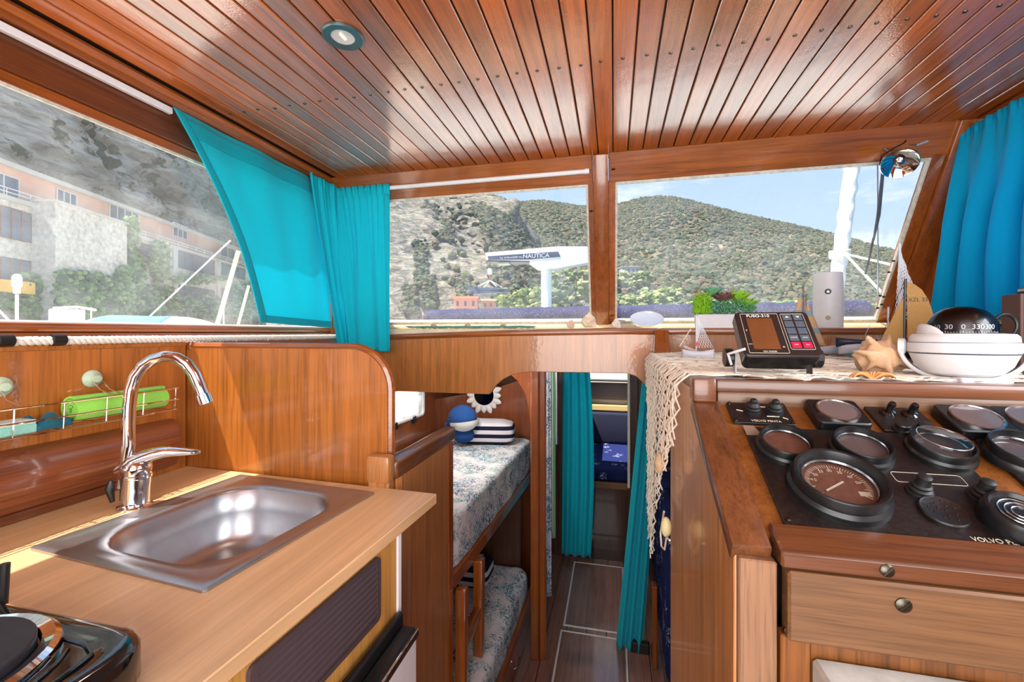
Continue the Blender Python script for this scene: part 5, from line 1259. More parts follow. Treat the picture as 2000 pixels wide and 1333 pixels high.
pillow((-.86, 2.45, -.146), .16, .10, .065, 'striped_cushion', 'navy and white striped cushion on the lower bunk', M['stripe'])
wh = thing('plush_whale', (-.985, 2.74, .60), 'plush blue whale with a white belly leaning on the striped cushion', 'soft toy')
M['plush_blue'] = plain('blue_plush', (18, 66, 128), .95, noise_amt=.2, nscale=250, bump=.6); M['plush_white'] = plain('white_plush', (214, 218, 214), .95, noise_amt=.12, nscale=250, bump=.5)
WC = Vector((-.975, 2.72, .755))
m_ = MB(); m_.M = Matrix.Translation(WC) @ Matrix.Rotation(-.12, 4, 'Y')
m_.grid(lambda u, v: (.098*math.sin(PI*v)*math.cos(2*PI*u)*(1+.0*v), .085*math.sin(PI*v)*math.sin(2*PI*u), .095*math.cos(PI*v)*(1 if v < .5 else .55)-(.0)), 28, 16, close_u=True).build('body', M['plush_blue'], wh, smooth=80)
m_ = MB(); m_.M = Matrix.Translation(WC) @ Matrix.Rotation(-.12, 4, 'Y')
m_.grid(lambda u, v: (.102*math.sin(PI*(.52+.43*v))*math.cos(2*PI*u)+.012, .089*math.sin(PI*(.52+.43*v))*math.sin(2*PI*u)-.004, -.006+.074*math.cos(PI*(.5+.45*v))), 28, 8, close_u=True).build('belly', M['plush_white'], wh, smooth=80)
MB().sphere(WC+Vector((-.070, -.062, .004)), .008, 10, 8).build('eye', M['black_gloss'], wh)
MB().sphere(WC+Vector((-.10, -.01, -.045)), .03, 12, 8, (.7, .6, 1)).build('fin', M['plush_blue'], wh)
MB().sphere(WC+Vector((.0, .02, -.105)), .07, 14, 8, (1.1, .9, .8)).build('tail_body', M['plush_blue'], wh)
# mahogany post with its curved knee
ps = thing('cabin_post', (-.41, 2.40, FZ), 'tall mahogany post at the foot of the upper bunk', 'post')
MB().box(-.452, -.405, 2.38, 2.43, FZ, 1.28).build('upright', M['mahogZ'], ps, bevel=.005); MB().box(-.402, -.368, 2.385, 2.425, FZ, 1.28).build('upright', M['mahogZ'], ps, bevel=.005)
MB().prism([(-.452, 1.16), (-.452, .80), (-.466, .92), (-.49, 1.0), (-.53, 1.06), (-.58, 1.10), (-.60, 1.16)], XZ, 2.39, 2.42).build('knee', M['mahogZ'], ps)
# towels hanging in the passage and the tube beside them
def hang(name, label, x0, x1, y, z0, z1, mat, amp=.006, cat='towel'):
    o = MB().grid(lambda u, v: (x0+(x1-x0)*u, y+amp*math.sin(u*9)*(.3+v), z1+(z0-z1)*v+.0), 14, 20).build(name, mat, solid=.003, smooth=80); return tag(o, label, cat)
hang('hanging_towel', 'white and navy printed towel hanging behind the mahogany post', -.408, -.366, 2.60, -.27, 1.10, pattern_cloth('white_navy_print', (206, 208, 220), ((40, 56, 110), (40, 56, 110), (60, 90, 130)), 'coral'))
hang('green_towel', 'pale green towel hanging beside the printed towel', -.378, -.352, 2.68, .05, 1.14, cloth('pale_green_cloth', (142, 186, 150), .2))
o = MB().tube([(-.352, 2.75, 1.10), (-.352, 2.75, .62)], .013, 12).build('hanging_tube', M['steel']); tag(o, 'slim metal tube hanging beside the passage towels', 'tube')
# second bulkhead with the doorway, door curtains, rope
b2 = struct(MB().box(-1.45, -.42, 3.55, 3.58, FZ, 1.0).build('wall_front', M['darkwood']))
MB().box(.185, 1.3, 3.55, 3.58, FZ, 1.2).build('panel', M['darkwood'], b2)
MB().box(.112, .188, 3.53, 3.59, FZ, 1.2).build('door_post', M['darkwood'], b2, bevel=.004); MB().box(-.44, -.40, 3.53, 3.59, FZ, 1.05).build('door_post', M['darkwood'], b2, bevel=.004)
def doorcurtain(name, label, T, B, folds, mat, ph=0, amp=.018):
    (xt0, xt1, yt, zt), (xb0, xb1, yb, zb) = T, B
    def cf(u, v):
        x = (xt0+(xt1-xt0)*u)*(1-v)+(xb0+(xb1-xb0)*u)*v
        if name == 'door_curtain' and folds == 7: x += .03*math.sin(PI*v)*(u)
        return (x, yt*(1-v)+yb*v+amp*math.sin(u*folds*PI+ph+v*.8), zt*(1-v)+zb*v)
    o = MB().grid(cf, 70, 40).build(name, mat, solid=.002, smooth=80); return tag(o, label, 'curtain')
doorcurtain('door_curtain', 'turquoise curtain on the port side of the fore-cabin doorway', (-.395, -.185, 3.50, 1.05), (-.405, -.175, 3.48, -.455), 7, M['turq'])
doorcurtain('door_curtain', 'turquoise curtain swept aside beside the hanging fishing net', (.165, .275, 2.55, 1.12), (.015, .165, 2.58, -.50), 6, M['turq'], 1.0, .02)
o = MB().box(.10, .20, 2.56, 2.60, FZ, FZ+.06).build('curtain_shoe', M['black'], bevel=.006); tag(o, 'black block on the sole under the swept curtain', 'block')
o = twisted('hanging_rope', [(.118, 3.49+.004*math.sin(k*.1), 1.12-1.0*k/160) for k in range(161)], .012, 3, 34); tag(o, 'white twisted rope hanging at the fore-cabin doorway', 'rope')
# vee berth, shelf and white forward bulkhead under the open hatch
vb = thing('vee_berth', (0, 4.2, FZ), 'fore-cabin berth with a navy knot-printed cushion', 'berth')
soft([(-.95, 3.74), (.95, 3.74), (.80, 4.66), (-.80, 4.66)], .07, .172, .03, 'cushion', M['knots'], vb, 9, .003, 4)
MB().box(-1.0, 1.0, 3.70, 3.73, .02, .075).build('edge_board', M['consX'], vb, bevel=.004); MB().box(-.95, .95, 3.73, 3.75, FZ, .03).build('front', M['darkwood'], vb); MB().box(-.95, .95, 3.75, 4.6, .03, .069).build('base', M['darkwood'], vb)
MB().box(-.8, .8, 4.60, 4.68, .172, .50).build('backrest', plain('navy_backrest', (26, 28, 54), .9, noise_amt=.15), vb, bevel=.03, seg=3)
o = MB().box(-1.0, 1.0, 4.62, 4.72, .515, .57).build('berth_shelf', plain('lit_wood_yellow', (224, 190, 120), .35), bevel=.004); tag(o, 'wooden shelf edge above the fore-cabin berth, coloured pale yellow as if lit', 'shelf')  # pale yellow stands for light falling on the wood
o = MB().box(-1.0, 1.0, 4.66, 4.74, .62, .80).build('berth_cupboard', plain('greyed_board', (128, 106, 92), .5), bevel=.004); tag(o, 'grey-brown board above the berth shelf', 'board')
o = MB().box(-1.0, 1.0, 4.60, 4.70, .82, .835).build('berth_rail', M['black'], bevel=.003); tag(o, 'dark rail under the bright forward bulkhead', 'rail')
struct(MB().box(-1.5, 1.36, 4.75, 4.80, FZ, 1.26).build('wall_back', M['white_paint']))
dk = struct(MB().box(-1.5, -.55, 2.46, 4.9, 1.255, 1.30).build('ceiling', M['white_paint']))
MB().box(.55, 1.36, 2.46, 4.9, 1.255, 1.30).build('deck_panel', M['white_paint'], dk); MB().box(-.55, .55, 2.46, 3.72, 1.255, 1.30).build('deck_panel', M['white_paint'], dk)
# starboard bunk in navy print behind the console
sbk = thing('starboard_bunk', (.75, 2.5, FZ), 'starboard bunk with a navy knot-printed cover behind the console', 'bunk')
soft([(.235, 2.07), (1.30, 2.07), (1.30, 3.45), (.275, 3.45)], -.30, .44, .05, 'cover', M['knots'], sbk, 3, .008)
MB().box(.26, 1.30, 2.08, 3.5, FZ, -.30).build('base', M['darkwood'], sbk)
MB().box(.205, .232, 2.46, 2.52, FZ, -.05).build('corner_post', M['mahogZ'], sbk, bevel=.004)
struct(MB().box(1.325, 1.36, 2.05, 4.9, FZ, 1.285).build('wall_right', M['cabinZ']))
struct(MB().box(1.325, 1.36, 1.17, 2.05, FZ, -.02).build('trim_11', M['cabinZ']))

fore_fill = bpy.data.lights.new('fore_cabin_fill_light', 'POINT'); fore_fill.energy = 9; fore_fill.shadow_soft_size = .05; fore_fill.color = (1, .95, .88)  # unseen fill lamp added to brighten the upper bunk
lo_ = bpy.data.objects.new('fore_cabin_fill_light', fore_fill); COL.objects.link(lo_); lo_.location = (-.80, 2.35, 1.17)
fl_ = thing('fore_cabin_fill', (-.80, 2.35, 1.19), 'added round fill lamp, out of view under the deck above the upper bunk', 'lamp')
MB().lathe([(0, 1.195), (.05, 1.195), (.055, 1.21), (.055, 1.255), (0, 1.255)], 24, (-.80, 2.35, 0)).build('shade', M['lens'], fl_)
struct(MB().box(-1.45, .15, 2.05, 2.46, 1.257, 1.30).build('trim_12', M['white_paint']))

# ================================================================ OUTSIDE
m_, t_, b_ = newmat('harbour_water'); b_.inputs['Base Color'].default_value = (*lin((46, 92, 110)), 1); b_.inputs['Roughness'].default_value = .12
n_ = nd(t_, 'ShaderNodeTexNoise', Scale=1.5, Detail=4.0); bp_ = nd(t_, 'ShaderNodeBump', Strength=.4, Distance=.1); t_.links.new(n_.outputs[0], bp_.inputs['Height']); t_.links.new(bp_.outputs[0], b_.inputs['Normal'])
o = MB().grid(lambda u, v: (-420+1300*u, -300+1300*v, -1.5), 4, 4).build('harbour_water', m_); struct(o)
o = MB().box(-2.05, -1.52, -3, 2.2, 1.16, 1.20).build('side_deck', M['white_paint'], bevel=.01); struct(o)
o = MB().box(1.40, 1.95, -3, 4.9, 1.16, 1.20).build('side_deck', M['white_paint'], bevel=.01); struct(o)
hu = MB().prism([(-2.05, -1.2), (-2.05, 4.9), (-1.2, 7.2), (0, 8.4), (1.2, 7.2), (1.95, 4.9), (1.95, -1.2)], XY, -1.6, -.60).build('own_hull', M['white_paint']); struct(hu)
fd_ = MB().prism([(-2.05, 4.9), (-1.2, 7.2), (0, 8.4), (1.2, 7.2), (1.95, 4.9)], XY, 1.10, 1.28).build('foredeck', M['white_paint']); struct(fd_)
MB().box(-2.07, -2.03, -3, 2.2, -.6, 1.18).build('topside', M['white_paint'], hu); MB().box(1.93, 1.97, -3, 4.9, -.6, 1.18).build('topside', M['white_paint'], hu)

def rockmat(name, cols, green, gthr, strata=.30, scale=.05):
    m, t, b = newmat(name); L = t.links; b.inputs['Roughness'].default_value = .95; b.inputs['Specular IOR Level'].default_value = .1
    co = nd(t, 'ShaderNodeTexCoord')
    mp = nd(t, 'ShaderNodeMapping'); mp.inputs['Scale'].default_value = (scale*1.1, scale*1.1, scale*3.2*strata/.3); mp.inputs['Rotation'].default_value = (.15, .2, 0); L.new(co.outputs['Object'], mp.inputs[0])
    n1 = nd(t, 'ShaderNodeTexNoise', Scale=3.0, Detail=9.0, Roughness=.65, Distortion=.8); L.new(mp.outputs[0], n1.inputs['Vector'])
    n2 = nd(t, 'ShaderNodeTexNoise', Scale=scale*3.0, Detail=7.0, Roughness=.62); L.new(co.outputs['Object'], n2.inputs['Vector'])
    n3 = nd(t, 'ShaderNodeTexNoise', Scale=scale*22, Detail=5.0, Roughness=.7); L.new(co.outputs['Object'], n3.inputs['Vector'])
    c1 = ramp(t, n1.outputs[0], [(.30, lin(cols[0])), (.45, lin(cols[1])), (.56, lin(cols[2])), (.70, lin(cols[3]))])
    g = ramp(t, n3.outputs[0], [(.35, lin(green[0])), (.5, lin(green[1])), (.68, lin(green[2]))])
    mk = ramp(t, n2.outputs[0], [(gthr, (0,)*3), (gthr+.06, (1,)*3)])
    mx = nd(t, 'ShaderNodeMix', data_type='RGBA'); L.new(mk, mx.inputs['Factor']); L.new(c1, mx.inputs['A']); L.new(g, mx.inputs['B']); L.new(mx.outputs['Result'], b.inputs['Base Color'])
    bp = nd(t, 'ShaderNodeBump', Strength=.7, Distance=1.2); L.new(n1.outputs[0], bp.inputs['Height']); L.new(bp.outputs[0], b.inputs['Normal'])
    return m
GREY = ((146, 134, 122), (196, 182, 166), (228, 214, 194), (246, 232, 208))
TAN = ((86, 80, 74), (122, 112, 102), (150, 138, 122), (172, 158, 140))
GRN = ((74, 82, 52), (104, 112, 70), (138, 138, 94))
def icosa():
    p = (1+5**.5)/2; V = [(-1,p,0),(1,p,0),(-1,-p,0),(1,-p,0),(0,-1,p),(0,1,p),(0,-1,-p),(0,1,-p),(p,0,-1),(p,0,1),(-p,0,-1),(-p,0,1)]
    F = [(0,11,5),(0,5,1),(0,1,7),(0,7,10),(0,10,11),(1,5,9),(5,11,4),(11,10,2),(10,7,6),(7,1,8),(3,9,4),(3,4,2),(3,2,6),(3,6,8),(3,8,9),(4,9,5),(2,4,11),(6,2,10),(8,6,7),(9,8,1)]
    return [Vector(v).normalized() for v in V], F
IV, IF = icosa()
def blobs(name, spots, mats, label, cat, parent=None):
    vs_, fs_, mi = [], [], []
    for c, r in spots:
        k = len(vs_); sx, sy, sz = r*random.uniform(.8, 1.3), r*random.uniform(.8, 1.3), r*random.uniform(.7, 1.1); rz = random.uniform(0, 6.3); ca_, sa_ = math.cos(rz), math.sin(rz)
        for v in IV:
            x, y = v.x*sx, v.y*sy; j = random.uniform(.75, 1.2); vs_.append((c[0]+(x*ca_-y*sa_)*j, c[1]+(x*sa_+y*ca_)*j, c[2]+v.z*sz*j))
        q = random.randrange(len(mats))
        for f in IF: fs_.append((k+f[0], k+f[1], k+f[2])); mi.append(q)
    me = bpy.data.meshes.new(name); me.from_pydata(vs_, [], fs_); me.update()
    for m in mats: me.materials.append(m)
    me.polygons.foreach_set('material_index', mi)
    o = bpy.data.objects.new(name, me); COL.objects.link(o); place(o, Vector((0, 0, 0)), parent)
    if parent is None: tag(o, label, cat, kind='stuff')
    else: o['kind'] = 'stuff'
    return o
BUSH = [plain('scrub_'+str(i), c, .95, noise_amt=.35, nscale=1.5) for i, c in enumerate(((62, 68, 44), (78, 82, 56), (94, 92, 68), (56, 64, 42), (104, 90, 72)))]
def interp(T, x):
    if x <= T[0][0]: return T[0][1]
    for (a, p), (b, q) in zip(T, T[1:]):
        if x <= b: return p+(q-p)*(x-a)/(b-a)
    return T[-1][1]
def hill(name, sil, px0, px1, dn, df, base, mat, label, nu=120, nv=46, power=1.0, amp=1.0, bushes=0, brad=(1.2, 2.6), bx=None):
    """hillside standing between forward distances dn (foot) and df (ridge); sil = skyline heights in photo pixels by bearing"""
    def P_(px, t):
        D = dn+(df-dn)*t; ztop = EYE+(HORIZON-interp(sil, px))/FPX*df
        z = base+(ztop-base)*t**power
        p = at(px, HORIZON, D=D); n = noise.fractal(Vector((p.x, p.y, z))*(9/df), .8, 2.1, 5)
        e = math.sin(PI*min(1, t*1.02)) if t < 1 else 0
        return Vector((p.x+n*amp*4*e, p.y+n*amp*4*e, z+n*amp*5*e))
    def gf(u, v):
        if v > .93: 
            q = P_(px0+(px1-px0)*u, 1); k = (v-.93)/.07; d = ray(px0+(px1-px0)*u, HORIZON); return q+Vector((d.x, d.y, 0))*(df*.15*k)+Vector((0, 0, -.25*(q.z-base)*k))
        return P_(px0+(px1-px0)*u, v/.93)
    o = MB().grid(gf, nu, nv).build(name, mat, smooth=180, base=False); struct(o)
    if bushes:
        S = []
        for k in range(bushes):
            px = random.uniform(*(bx or (px0, px1))); t = random.random()**.8; q = P_(px, t)
            S.append((q, random.uniform(*brad)))
        b_ = blobs(name+'_scrub', S, BUSH, None, None, o)
    return o
# far hills
H3 = [(1120, 440), (1180, 412), (1210, 398), (1250, 387), (1290, 383), (1330, 387), (1390, 402), (1440, 415), (1540, 437), (1640, 460), (1720, 482), (1800, 500), (2000, 540), (2400, 600)]
hm = rockmat('maquis_hillside', ((88, 82, 62), (104, 94, 72), (124, 110, 86), (184, 162, 138)), ((92, 94, 66), (108, 108, 78), (122, 118, 88)), .50, .15, .02)
hill('hillside', H3, 1080, 2300, 90, 420, -1, hm, '', 200, 60, 1.05, 1.1, 20000, (.7, 1.7), (1180, 1860))
H2 = [(800, 380), (940, 392), (985, 400), (1010, 396), (1040, 393), (1065, 392), (1100, 398), (1145, 404), (1200, 415), (1300, 440), (1500, 560)]
hill('hillside', H2, 800, 1420, 110, 520, -1, hm, '', 120, 50, .95, 1.2, 8000, (1.0, 2.3), (900, 1230))
H1 = [(560, 230), (680, 290), (772, 335), (850, 360), (900, 372), (935, 380), (960, 383), (985, 392), (1010, 420), (1040, 462), (1080, 520), (1120, 570), (1160, 610), (1250, 640)]
cm = rockmat('limestone_cliff_front', ((70, 66, 62), (112, 104, 96), (150, 140, 126), (184, 170, 152)), GRN, .57, .2, .22)
hill('cliff', H1, 520, 1250, 58, 150, -1, cm, '', 200, 100, .62, .8, 0)
def h1_spots():
    S = []
    for k in range(7000):
        px = random.uniform(840, 1190); top = interp(H1, px); t = random.random()
        edge = 872+ (1-t)*95
        if px < edge and random.random() > .06: continue
        D = 58+92*t; ztop = EYE+(HORIZON-top)/FPX*150; z = -1+(ztop+1)*t**.62; p = at(px, HORIZON, D=D)
        S.append((Vector((p.x, p.y, z+.3)), random.uniform(.3, .85)))
    for (px, y0, y1) in ((835, 400, 420), (822, 470, 560), (838, 540, 600), (905, 540, 590), (800, 560, 610), (870, 430, 470)):
        for k in range(110):
            yy = random.uniform(y0, y1); x_ = px+random.uniform(-12, 12); top = interp(H1, x_); ztop = EYE+(HORIZON-top)/FPX*150
            lo_t, hi_t = 0.0, 1.0
            for _ in range(24):
                mid = (lo_t+hi_t)/2; D = 58+92*mid; z = -1+(ztop+1)*mid**.62
                if (z-EYE)/D < (HORIZON-yy)/FPX: lo_t = mid
                else: hi_t = mid
            D = 58+92*lo_t; p = at(x_, HORIZON, D=D-.5); S.append((Vector((p.x, p.y, EYE+(HORIZON-yy)/FPX*D)), random.uniform(.25, .6)))
    return S
blobs('cliff_scrub', h1_spots(), BUSH, 'grey-green scrub growing over the cliff ahead', 'scrub')

# ---- cliff and building to port
A0 = at(0, 300, D=40); FDv = Vector((-.334, .9426, 0)).normalized(); FNv = Vector((FDv.y, -FDv.x, 0))
A0.z = 0; Afoot = Vector((A0.x, A0.y, 0))
def fa(px, py, d=0):
    r_ = ray(px, py); o0 = Vector((0, 0, EYE)); p0 = Afoot+FNv*d; k = (p0-o0).dot(FNv)/r_.dot(FNv); q = o0+r_*k
    return (q-p0).dot(FDv), q.z
def FA(s_, z, d=0): return Afoot+FDv*s_+FNv*d+Vector((0, 0, z))
def abox(m, s0, s1, z0, z1, d0, d1):
    return m.hexa([FA(s0,z0,d0), FA(s1,z0,d0), FA(s1,z0,d1), FA(s0,z0,d1), FA(s0,z1,d0), FA(s1,z1,d0), FA(s1,z1,d1), FA(s0,z1,d1)])
pc = rockmat('limestone_cliff_port', GREY, ((70, 78, 56), (94, 100, 70), (124, 122, 88)), .55, .34, .09)
def portcliff(u, v):
    s_ = -70+190*u; z = -2+78*v; n = noise.fractal(Vector((s_*.05, z*.12, 1)), .9, 2.2, 6); st = noise.noise(Vector((s_*.02, z*.55+.8*math.sin(s_*.06), 4)))
    return FA(s_, z, -16-14*v+5*n+1.6*st)
struct(MB().grid(portcliff, 170, 130).build('cliff', pc, smooth=180, base=False))
S = []
for k in range(500):
    s_ = random.uniform(-30, 70); z = random.uniform(12, 60)
    if noise.noise(Vector((s_*.07, z*.07, 9))) < .12: continue
    u = (s_+70)/190; v = (z+2)/78; S.append((portcliff(u, v), random.uniform(.5, 1.5)))
blobs('cliff_bushes', S, BUSH[:4], 'dark bushes clinging to the port cliff', 'scrub')
BS = -22
rs, zr = fa(0, 300); ztp = zr; zt = fa(0, 372)[1]; zt2 = fa(430, 484)[1]
bl = thing('harbour_building', FA(8, -1, 0), 'long stone and pink harbour building below the port cliff', 'building')
M['pink'] = plain('pink_render', (236, 182, 156), .9, noise_amt=.08, nscale=.6); M['stonewall'] = plain('rubble_stone', (204, 196, 184), .9, noise_amt=.30, nscale=2.2, bump=.5); M['conc'] = plain('grey_concrete', (196, 190, 180), .9, noise_amt=.12, nscale=.8)
M['winglass'] = plain('reflective_window', (86, 98, 122), .12, noise_amt=.2, nscale=.5); M['wframe'] = plain('red_brown_frame', (122, 74, 62), .6); M['wwhite'] = plain('white_window_frame', (226, 226, 226), .5)
abox(MB(), BS, 48, -2, zt-.35, -10, 0).build('stone_wall', M['stonewall'], bl)
abox(MB(), BS, 48, zt-.35, ztp-.35, -10, -1.6).build('top_storey', M['pink'], bl)
abox(MB(), BS, 48.5, ztp-.45, ztp, -10.4, -1.0).build('roof_cornice', M['conc'], bl)
abox(MB(), BS, 48.2, zt-.75, zt-.30, -9.9, .25).build('terrace_edge', M['conc'], bl)
def win(px0, py0, px1, py1, n, d, fm, nm='window', rows=1):
    s0, z1 = fa(px0, py0, d); s1, _ = fa(px1, py0, d); z0 = fa(px0, py1, d)[1]
    w = MB(); f_ = .10
    w = abox(w, s0, s1, z0, z1, d-.03, d+.04).build(nm, M['winglass'], bl)
    for k in range(n+1):
        s_ = s0+(s1-s0)*k/n; abox(MB(), s_-f_/2, s_+f_/2, z0, z1, d+.04, d+.12).build('mullion', fm, w)
    for z in (z0, z1)+((z0+(z1-z0)*.7,) if rows else ()): abox(MB(), s0, s1, z-f_/2, z+f_/2, d+.04, d+.11).build('transom', fm, w)
for a in ((-60, 318, 35, 372, 3), (110, 368, 148, 392, 3), (213, 398, 270, 424, 4), (337, 434, 365, 460, 3), (430, 478, 470, 500, 3)): win(*a, -1.6, M['wwhite'], rows=0)
for a in ((-90, 392, -8, 452, 4), (0, 402, 96, 462, 5), (-90, 505, -10, 545, 4), (0, 502, 92, 548, 5)): win(*a, 0, M['wframe'])
for a in ((258, 470, 330, 508, 4), (344, 488, 418, 522, 5), (428, 503, 478, 535, 4), (490, 516, 560, 545, 4), (258, 552, 325, 588, 4), (344, 556, 418, 590, 5), (428, 562, 478, 596, 4), (490, 566, 560, 598, 4)): win(*a, 0, M['wframe'])
for px in (335, 422, 484):
    s0, _ = fa(px, 520); abox(MB(), s0, s0+.9, -1, zt-.7, 0, .35).build('pilaster', M['conc'], bl)
s0, z1 = fa(108, 386, 2.2); s1, _ = fa(248, 424, 2.2)
abox(MB(), s0, s1, -1, zt-.15, -.5, 2.2).build('stone_tower', M['stonewall'], bl); abox(MB(), s0-.15, s1+.15, zt-.15, zt+.1, -.5, 2.35).build('tower_coping', M['conc'], bl)
for (a, b) in ((BS, fa(104, 390, .2)[0]), (fa(262, 430, .2)[0], 47)):
    for h in (.35, .72): MB().tube([FA(a, zt-.3+h, .1), FA(b, zt-.3+h, .1)], .05, 5).build('railing_bar', M['wwhite'], bl)
    n_ = int((b-a)/2.2)
    for k in range(n_+1): MB().tube([FA(a+(b-a)*k/n_, zt-.3, .1), FA(a+(b-a)*k/n_, zt+.45, .1)], .04, 5).build('railing_post', M['wwhite'], bl)
S = []
def vine(px, py, rx, ry, n, r=(.18, .42)):
    for k in range(n):
        a = random.uniform(0, 2*PI); q = random.random()**.5; x_ = px+rx*q*math.cos(a); y_ = py+ry*q*math.sin(a); d = 2.5 if 112 < x_ < 246 else .45
        s_, z = fa(x_, y_, d); S.append((FA(s_, z, d+random.uniform(-.2, .5)), random.uniform(*r)))
for a in ((255, 440, 10, 18, 70), (258, 470, 10, 40, 90), (262, 530, 20, 35, 160), (310, 510, 18, 40, 160), (240, 560, 22, 40, 170), (150, 550, 70, 20, 170), (60, 575, 70, 40, 300), (110, 600, 60, 40, 240), (200, 600, 60, 30, 240), (300, 590, 50, 35, 260), (390, 545, 60, 10, 120), (390, 600, 60, 25, 200), (470, 590, 40, 35, 170), (520, 560, 60, 12, 80), (-60, 590, 60, 40, 200)): vine(*a)
LEAF = [plain('vine_'+str(i), c, .8, noise_amt=.3, nscale=2) for i, c in enumerate(((72, 104, 52), (98, 134, 70), (126, 150, 88), (60, 84, 48)))]
blobs('climbing_vine', S, LEAF, 'green creeper climbing over the harbour building', 'creeper')
s0, z0 = fa(-40, 566, 1.2); s1, z1 = fa(68, 556, 1.2)
o = abox(MB(), s0, s1, z0, z1+.15, .8, 1.25).build('yellow_awning', plain('yellow_awning', (238, 182, 58), .7)); tag(o, 'yellow awning strip on the quayside front', 'awning')
qy = MB().prism([(-2.35, -30), (-2.35, 14), (-12, 90), (A0.x-60, 90), (A0.x-60, -30)], XY, -1.6, .55).build('quay', plain('pale_quay_concrete', (206, 200, 190), .85, noise_amt=.1, nscale=.5)); struct(qy)
# ---- signpost, boats and masts on the port side
sg = thing('quay_sign', at(33, 650, D=14)-Vector((0, 0, .78)), 'white rounded sign on a post outside the port window', 'sign')
a = at(33, 575, D=14); MB().tube([(a.x, a.y, .55), (a.x, a.y, a.z)], .045, 8).build('post', M['wwhite'], sg)
c = at(33, 552, D=14); ex = Vector((CT, ST, 0)); m_ = MB(); m_.M = frame(c, ex, (0, 0, 1)); m_.prism([(math.cos(PI*k/10)*.16, .12+.16*math.sin(PI*k/10)) for k in range(11)]+[(-.16, -.12), (-.10, -.16), (-.10, -.36), (.10, -.36), (.10, -.16), (.16, -.12)], XY, -.02, .02); m_.build('panel', M['wwhite'], sg)
for dx, dz in ((-.04, .10), (.05, .02), (-.03, -.05)): 
    m_ = MB(); m_.M = frame(c-Vector((-ST, CT, 0))*.025+ex*dx+Vector((0, 0, dz)), ex, (0, 0, 1)); m_.lathe([(.035, 0), (0, .002)], 12).build('symbol', plain('sign_teal', (120, 190, 200), .6), sg)
cvb = thing('covered_boat', at(285, 650, D=11)-Vector((0, 0, .78)), 'small boat under a white and blue cover outside the port window', 'boat')
M['bluecov'] = cloth('blue_boat_cover', (92, 160, 214), 0, 60); M['whitecov'] = cloth('white_boat_cover', (232, 236, 240), 0, 60)
bo = at(285, 650, D=11); ex = Vector((CT, ST, 0))
def cover(u, v):
    t = 2*u-1; p = bo+ex*(t*1.75); pr = .62-.30*abs(t)**1.6+.06*math.sin(u*9); return p+Vector((-ST, CT, 0))*((v-.5)*1.6)+Vector((0, 0, -.15+pr*math.sin(PI*v)**.7))
MB().grid(cover, 30, 12).build('white_cover', M['whitecov'], cvb, solid=.01); MB().grid(lambda u, v: Vector(cover(.22+.5*u, .06+.36*v))+Vector((0, 0, .02)), 16, 6).build('blue_cover', M['bluecov'], cvb, solid=.01)
MB().prism([(-1.8, 0), (1.8, 0), (1.5, -.66), (-1.5, -.66)], lambda a, b, d: bo+ex*a+Vector((-ST, CT, 0))*d+Vector((0, 0, b-.12)), -.75, .75).build('hull', M['white_paint'], cvb)
def spar(name, label, p, q, D, r, cat='mast', D2=None):
    o = MB().tube([at(*p, D=D), at(*q, D=D2 or D)], r, 8).build(name, M['cream'] if cat == 'mast' else M['wwhite']); tag(o, label, cat); return o
spar('boat_mast', 'pale mast leaning in front of the port curtain, the thickest of the port spars', (404, 705), (466, 490), 12, .055)
spar('thin_mast', 'thin pale spar just right of the thickest port mast', (446, 705), (486, 558), 12, .035)
spar('boom_stay', 'long slanting white stay crossing in front of the harbour building', (205, 700.7), (450, 470), 13, .022, 'stay')
spar('short_pole', 'short thin pole between the covered boat and the thickest port mast', (437, 700.7), (437, 580), 13, .018, 'pole')
spar('dock_rail', 'slanting grey rail at the lower left of the port window', (-10, 598), (110, 723), 9, .022, 'rail')
rb = thing('rib_console', at(145, 700.7, D=13), 'low white boat rail and console beyond the port window', 'boat')
MB().tube([at(105, 602, D=13), at(150, 600, D=13), at(187, 606, D=13)], .035, 8).build('rail', M['wwhite'], rb); a = at(118, 610, D=13); MB().box(a.x, a.x+.55, a.y-.3, a.y+.3, a.z-1.395, a.z+.08).build('console', M['wwhite'], rb, bevel=.03)
for px in (107, 150, 178): MB().tube([at(px, 601, D=13), at(px, 700.7, D=13)], .02, 6).build('stanchion', M['wwhite'], rb)

# ---- harbour crane ahead
CD = 22.0
vd = Vector((-ST, CT, 0)); vr_ = Vector((CT, ST, 0))
def cr(px, py, d=0): return at(px, py, D=CD+d)
cn = thing('harbour_crane', cr(1067, 690), 'white harbour crane with a dark blue lettered stripe', 'crane')
c = cr(1067, 560); MB().lathe([(.27, -2.2), (.27, cr(0, 524).z), (.40, cr(0, 523).z), (.40, cr(0, 519).z)], 24, (c.x, c.y, 0)).build('column', M['white_paint'], cn)
bm_ = [(949, 497), (951, 511), (1034, 513), (1052, 526), (1080, 528), (1150, 515), (1160, 512), (1160, 486), (1138, 485), (1088, 485), (1060, 487), (1030, 490)]
def crp(a, b, d): return at(a, b, D=CD)+vd*d
MB().prism(bm_, crp, -.45, .45).build('boom', M['white_paint'], cn)
st = MB().prism([(953, 504), (955, 511), (1035, 510), (1093, 505), (1088, 495)], crp, -.47, -.455).build('stripe', plain('navy_stripe', (48, 56, 92), .5), cn)
MB().prism([(952, 511), (1034, 511.5), (1034, 514.5), (952, 514)], crp, -.44, .44).build('underside_rail', M['black'], cn)
def crt(px, py): return frame(at(px, py, D=CD)-vd*.475, vr_+Vector((0, 0, .045)), (0, 0, 1))
text('NAUTICA', .30, crt(1046, 503.4), M['white'], st, depth=.004); text('Tel. 0190-A43907 Fax.', .13, crt(999, 506.6), M['white'], st, depth=.004)
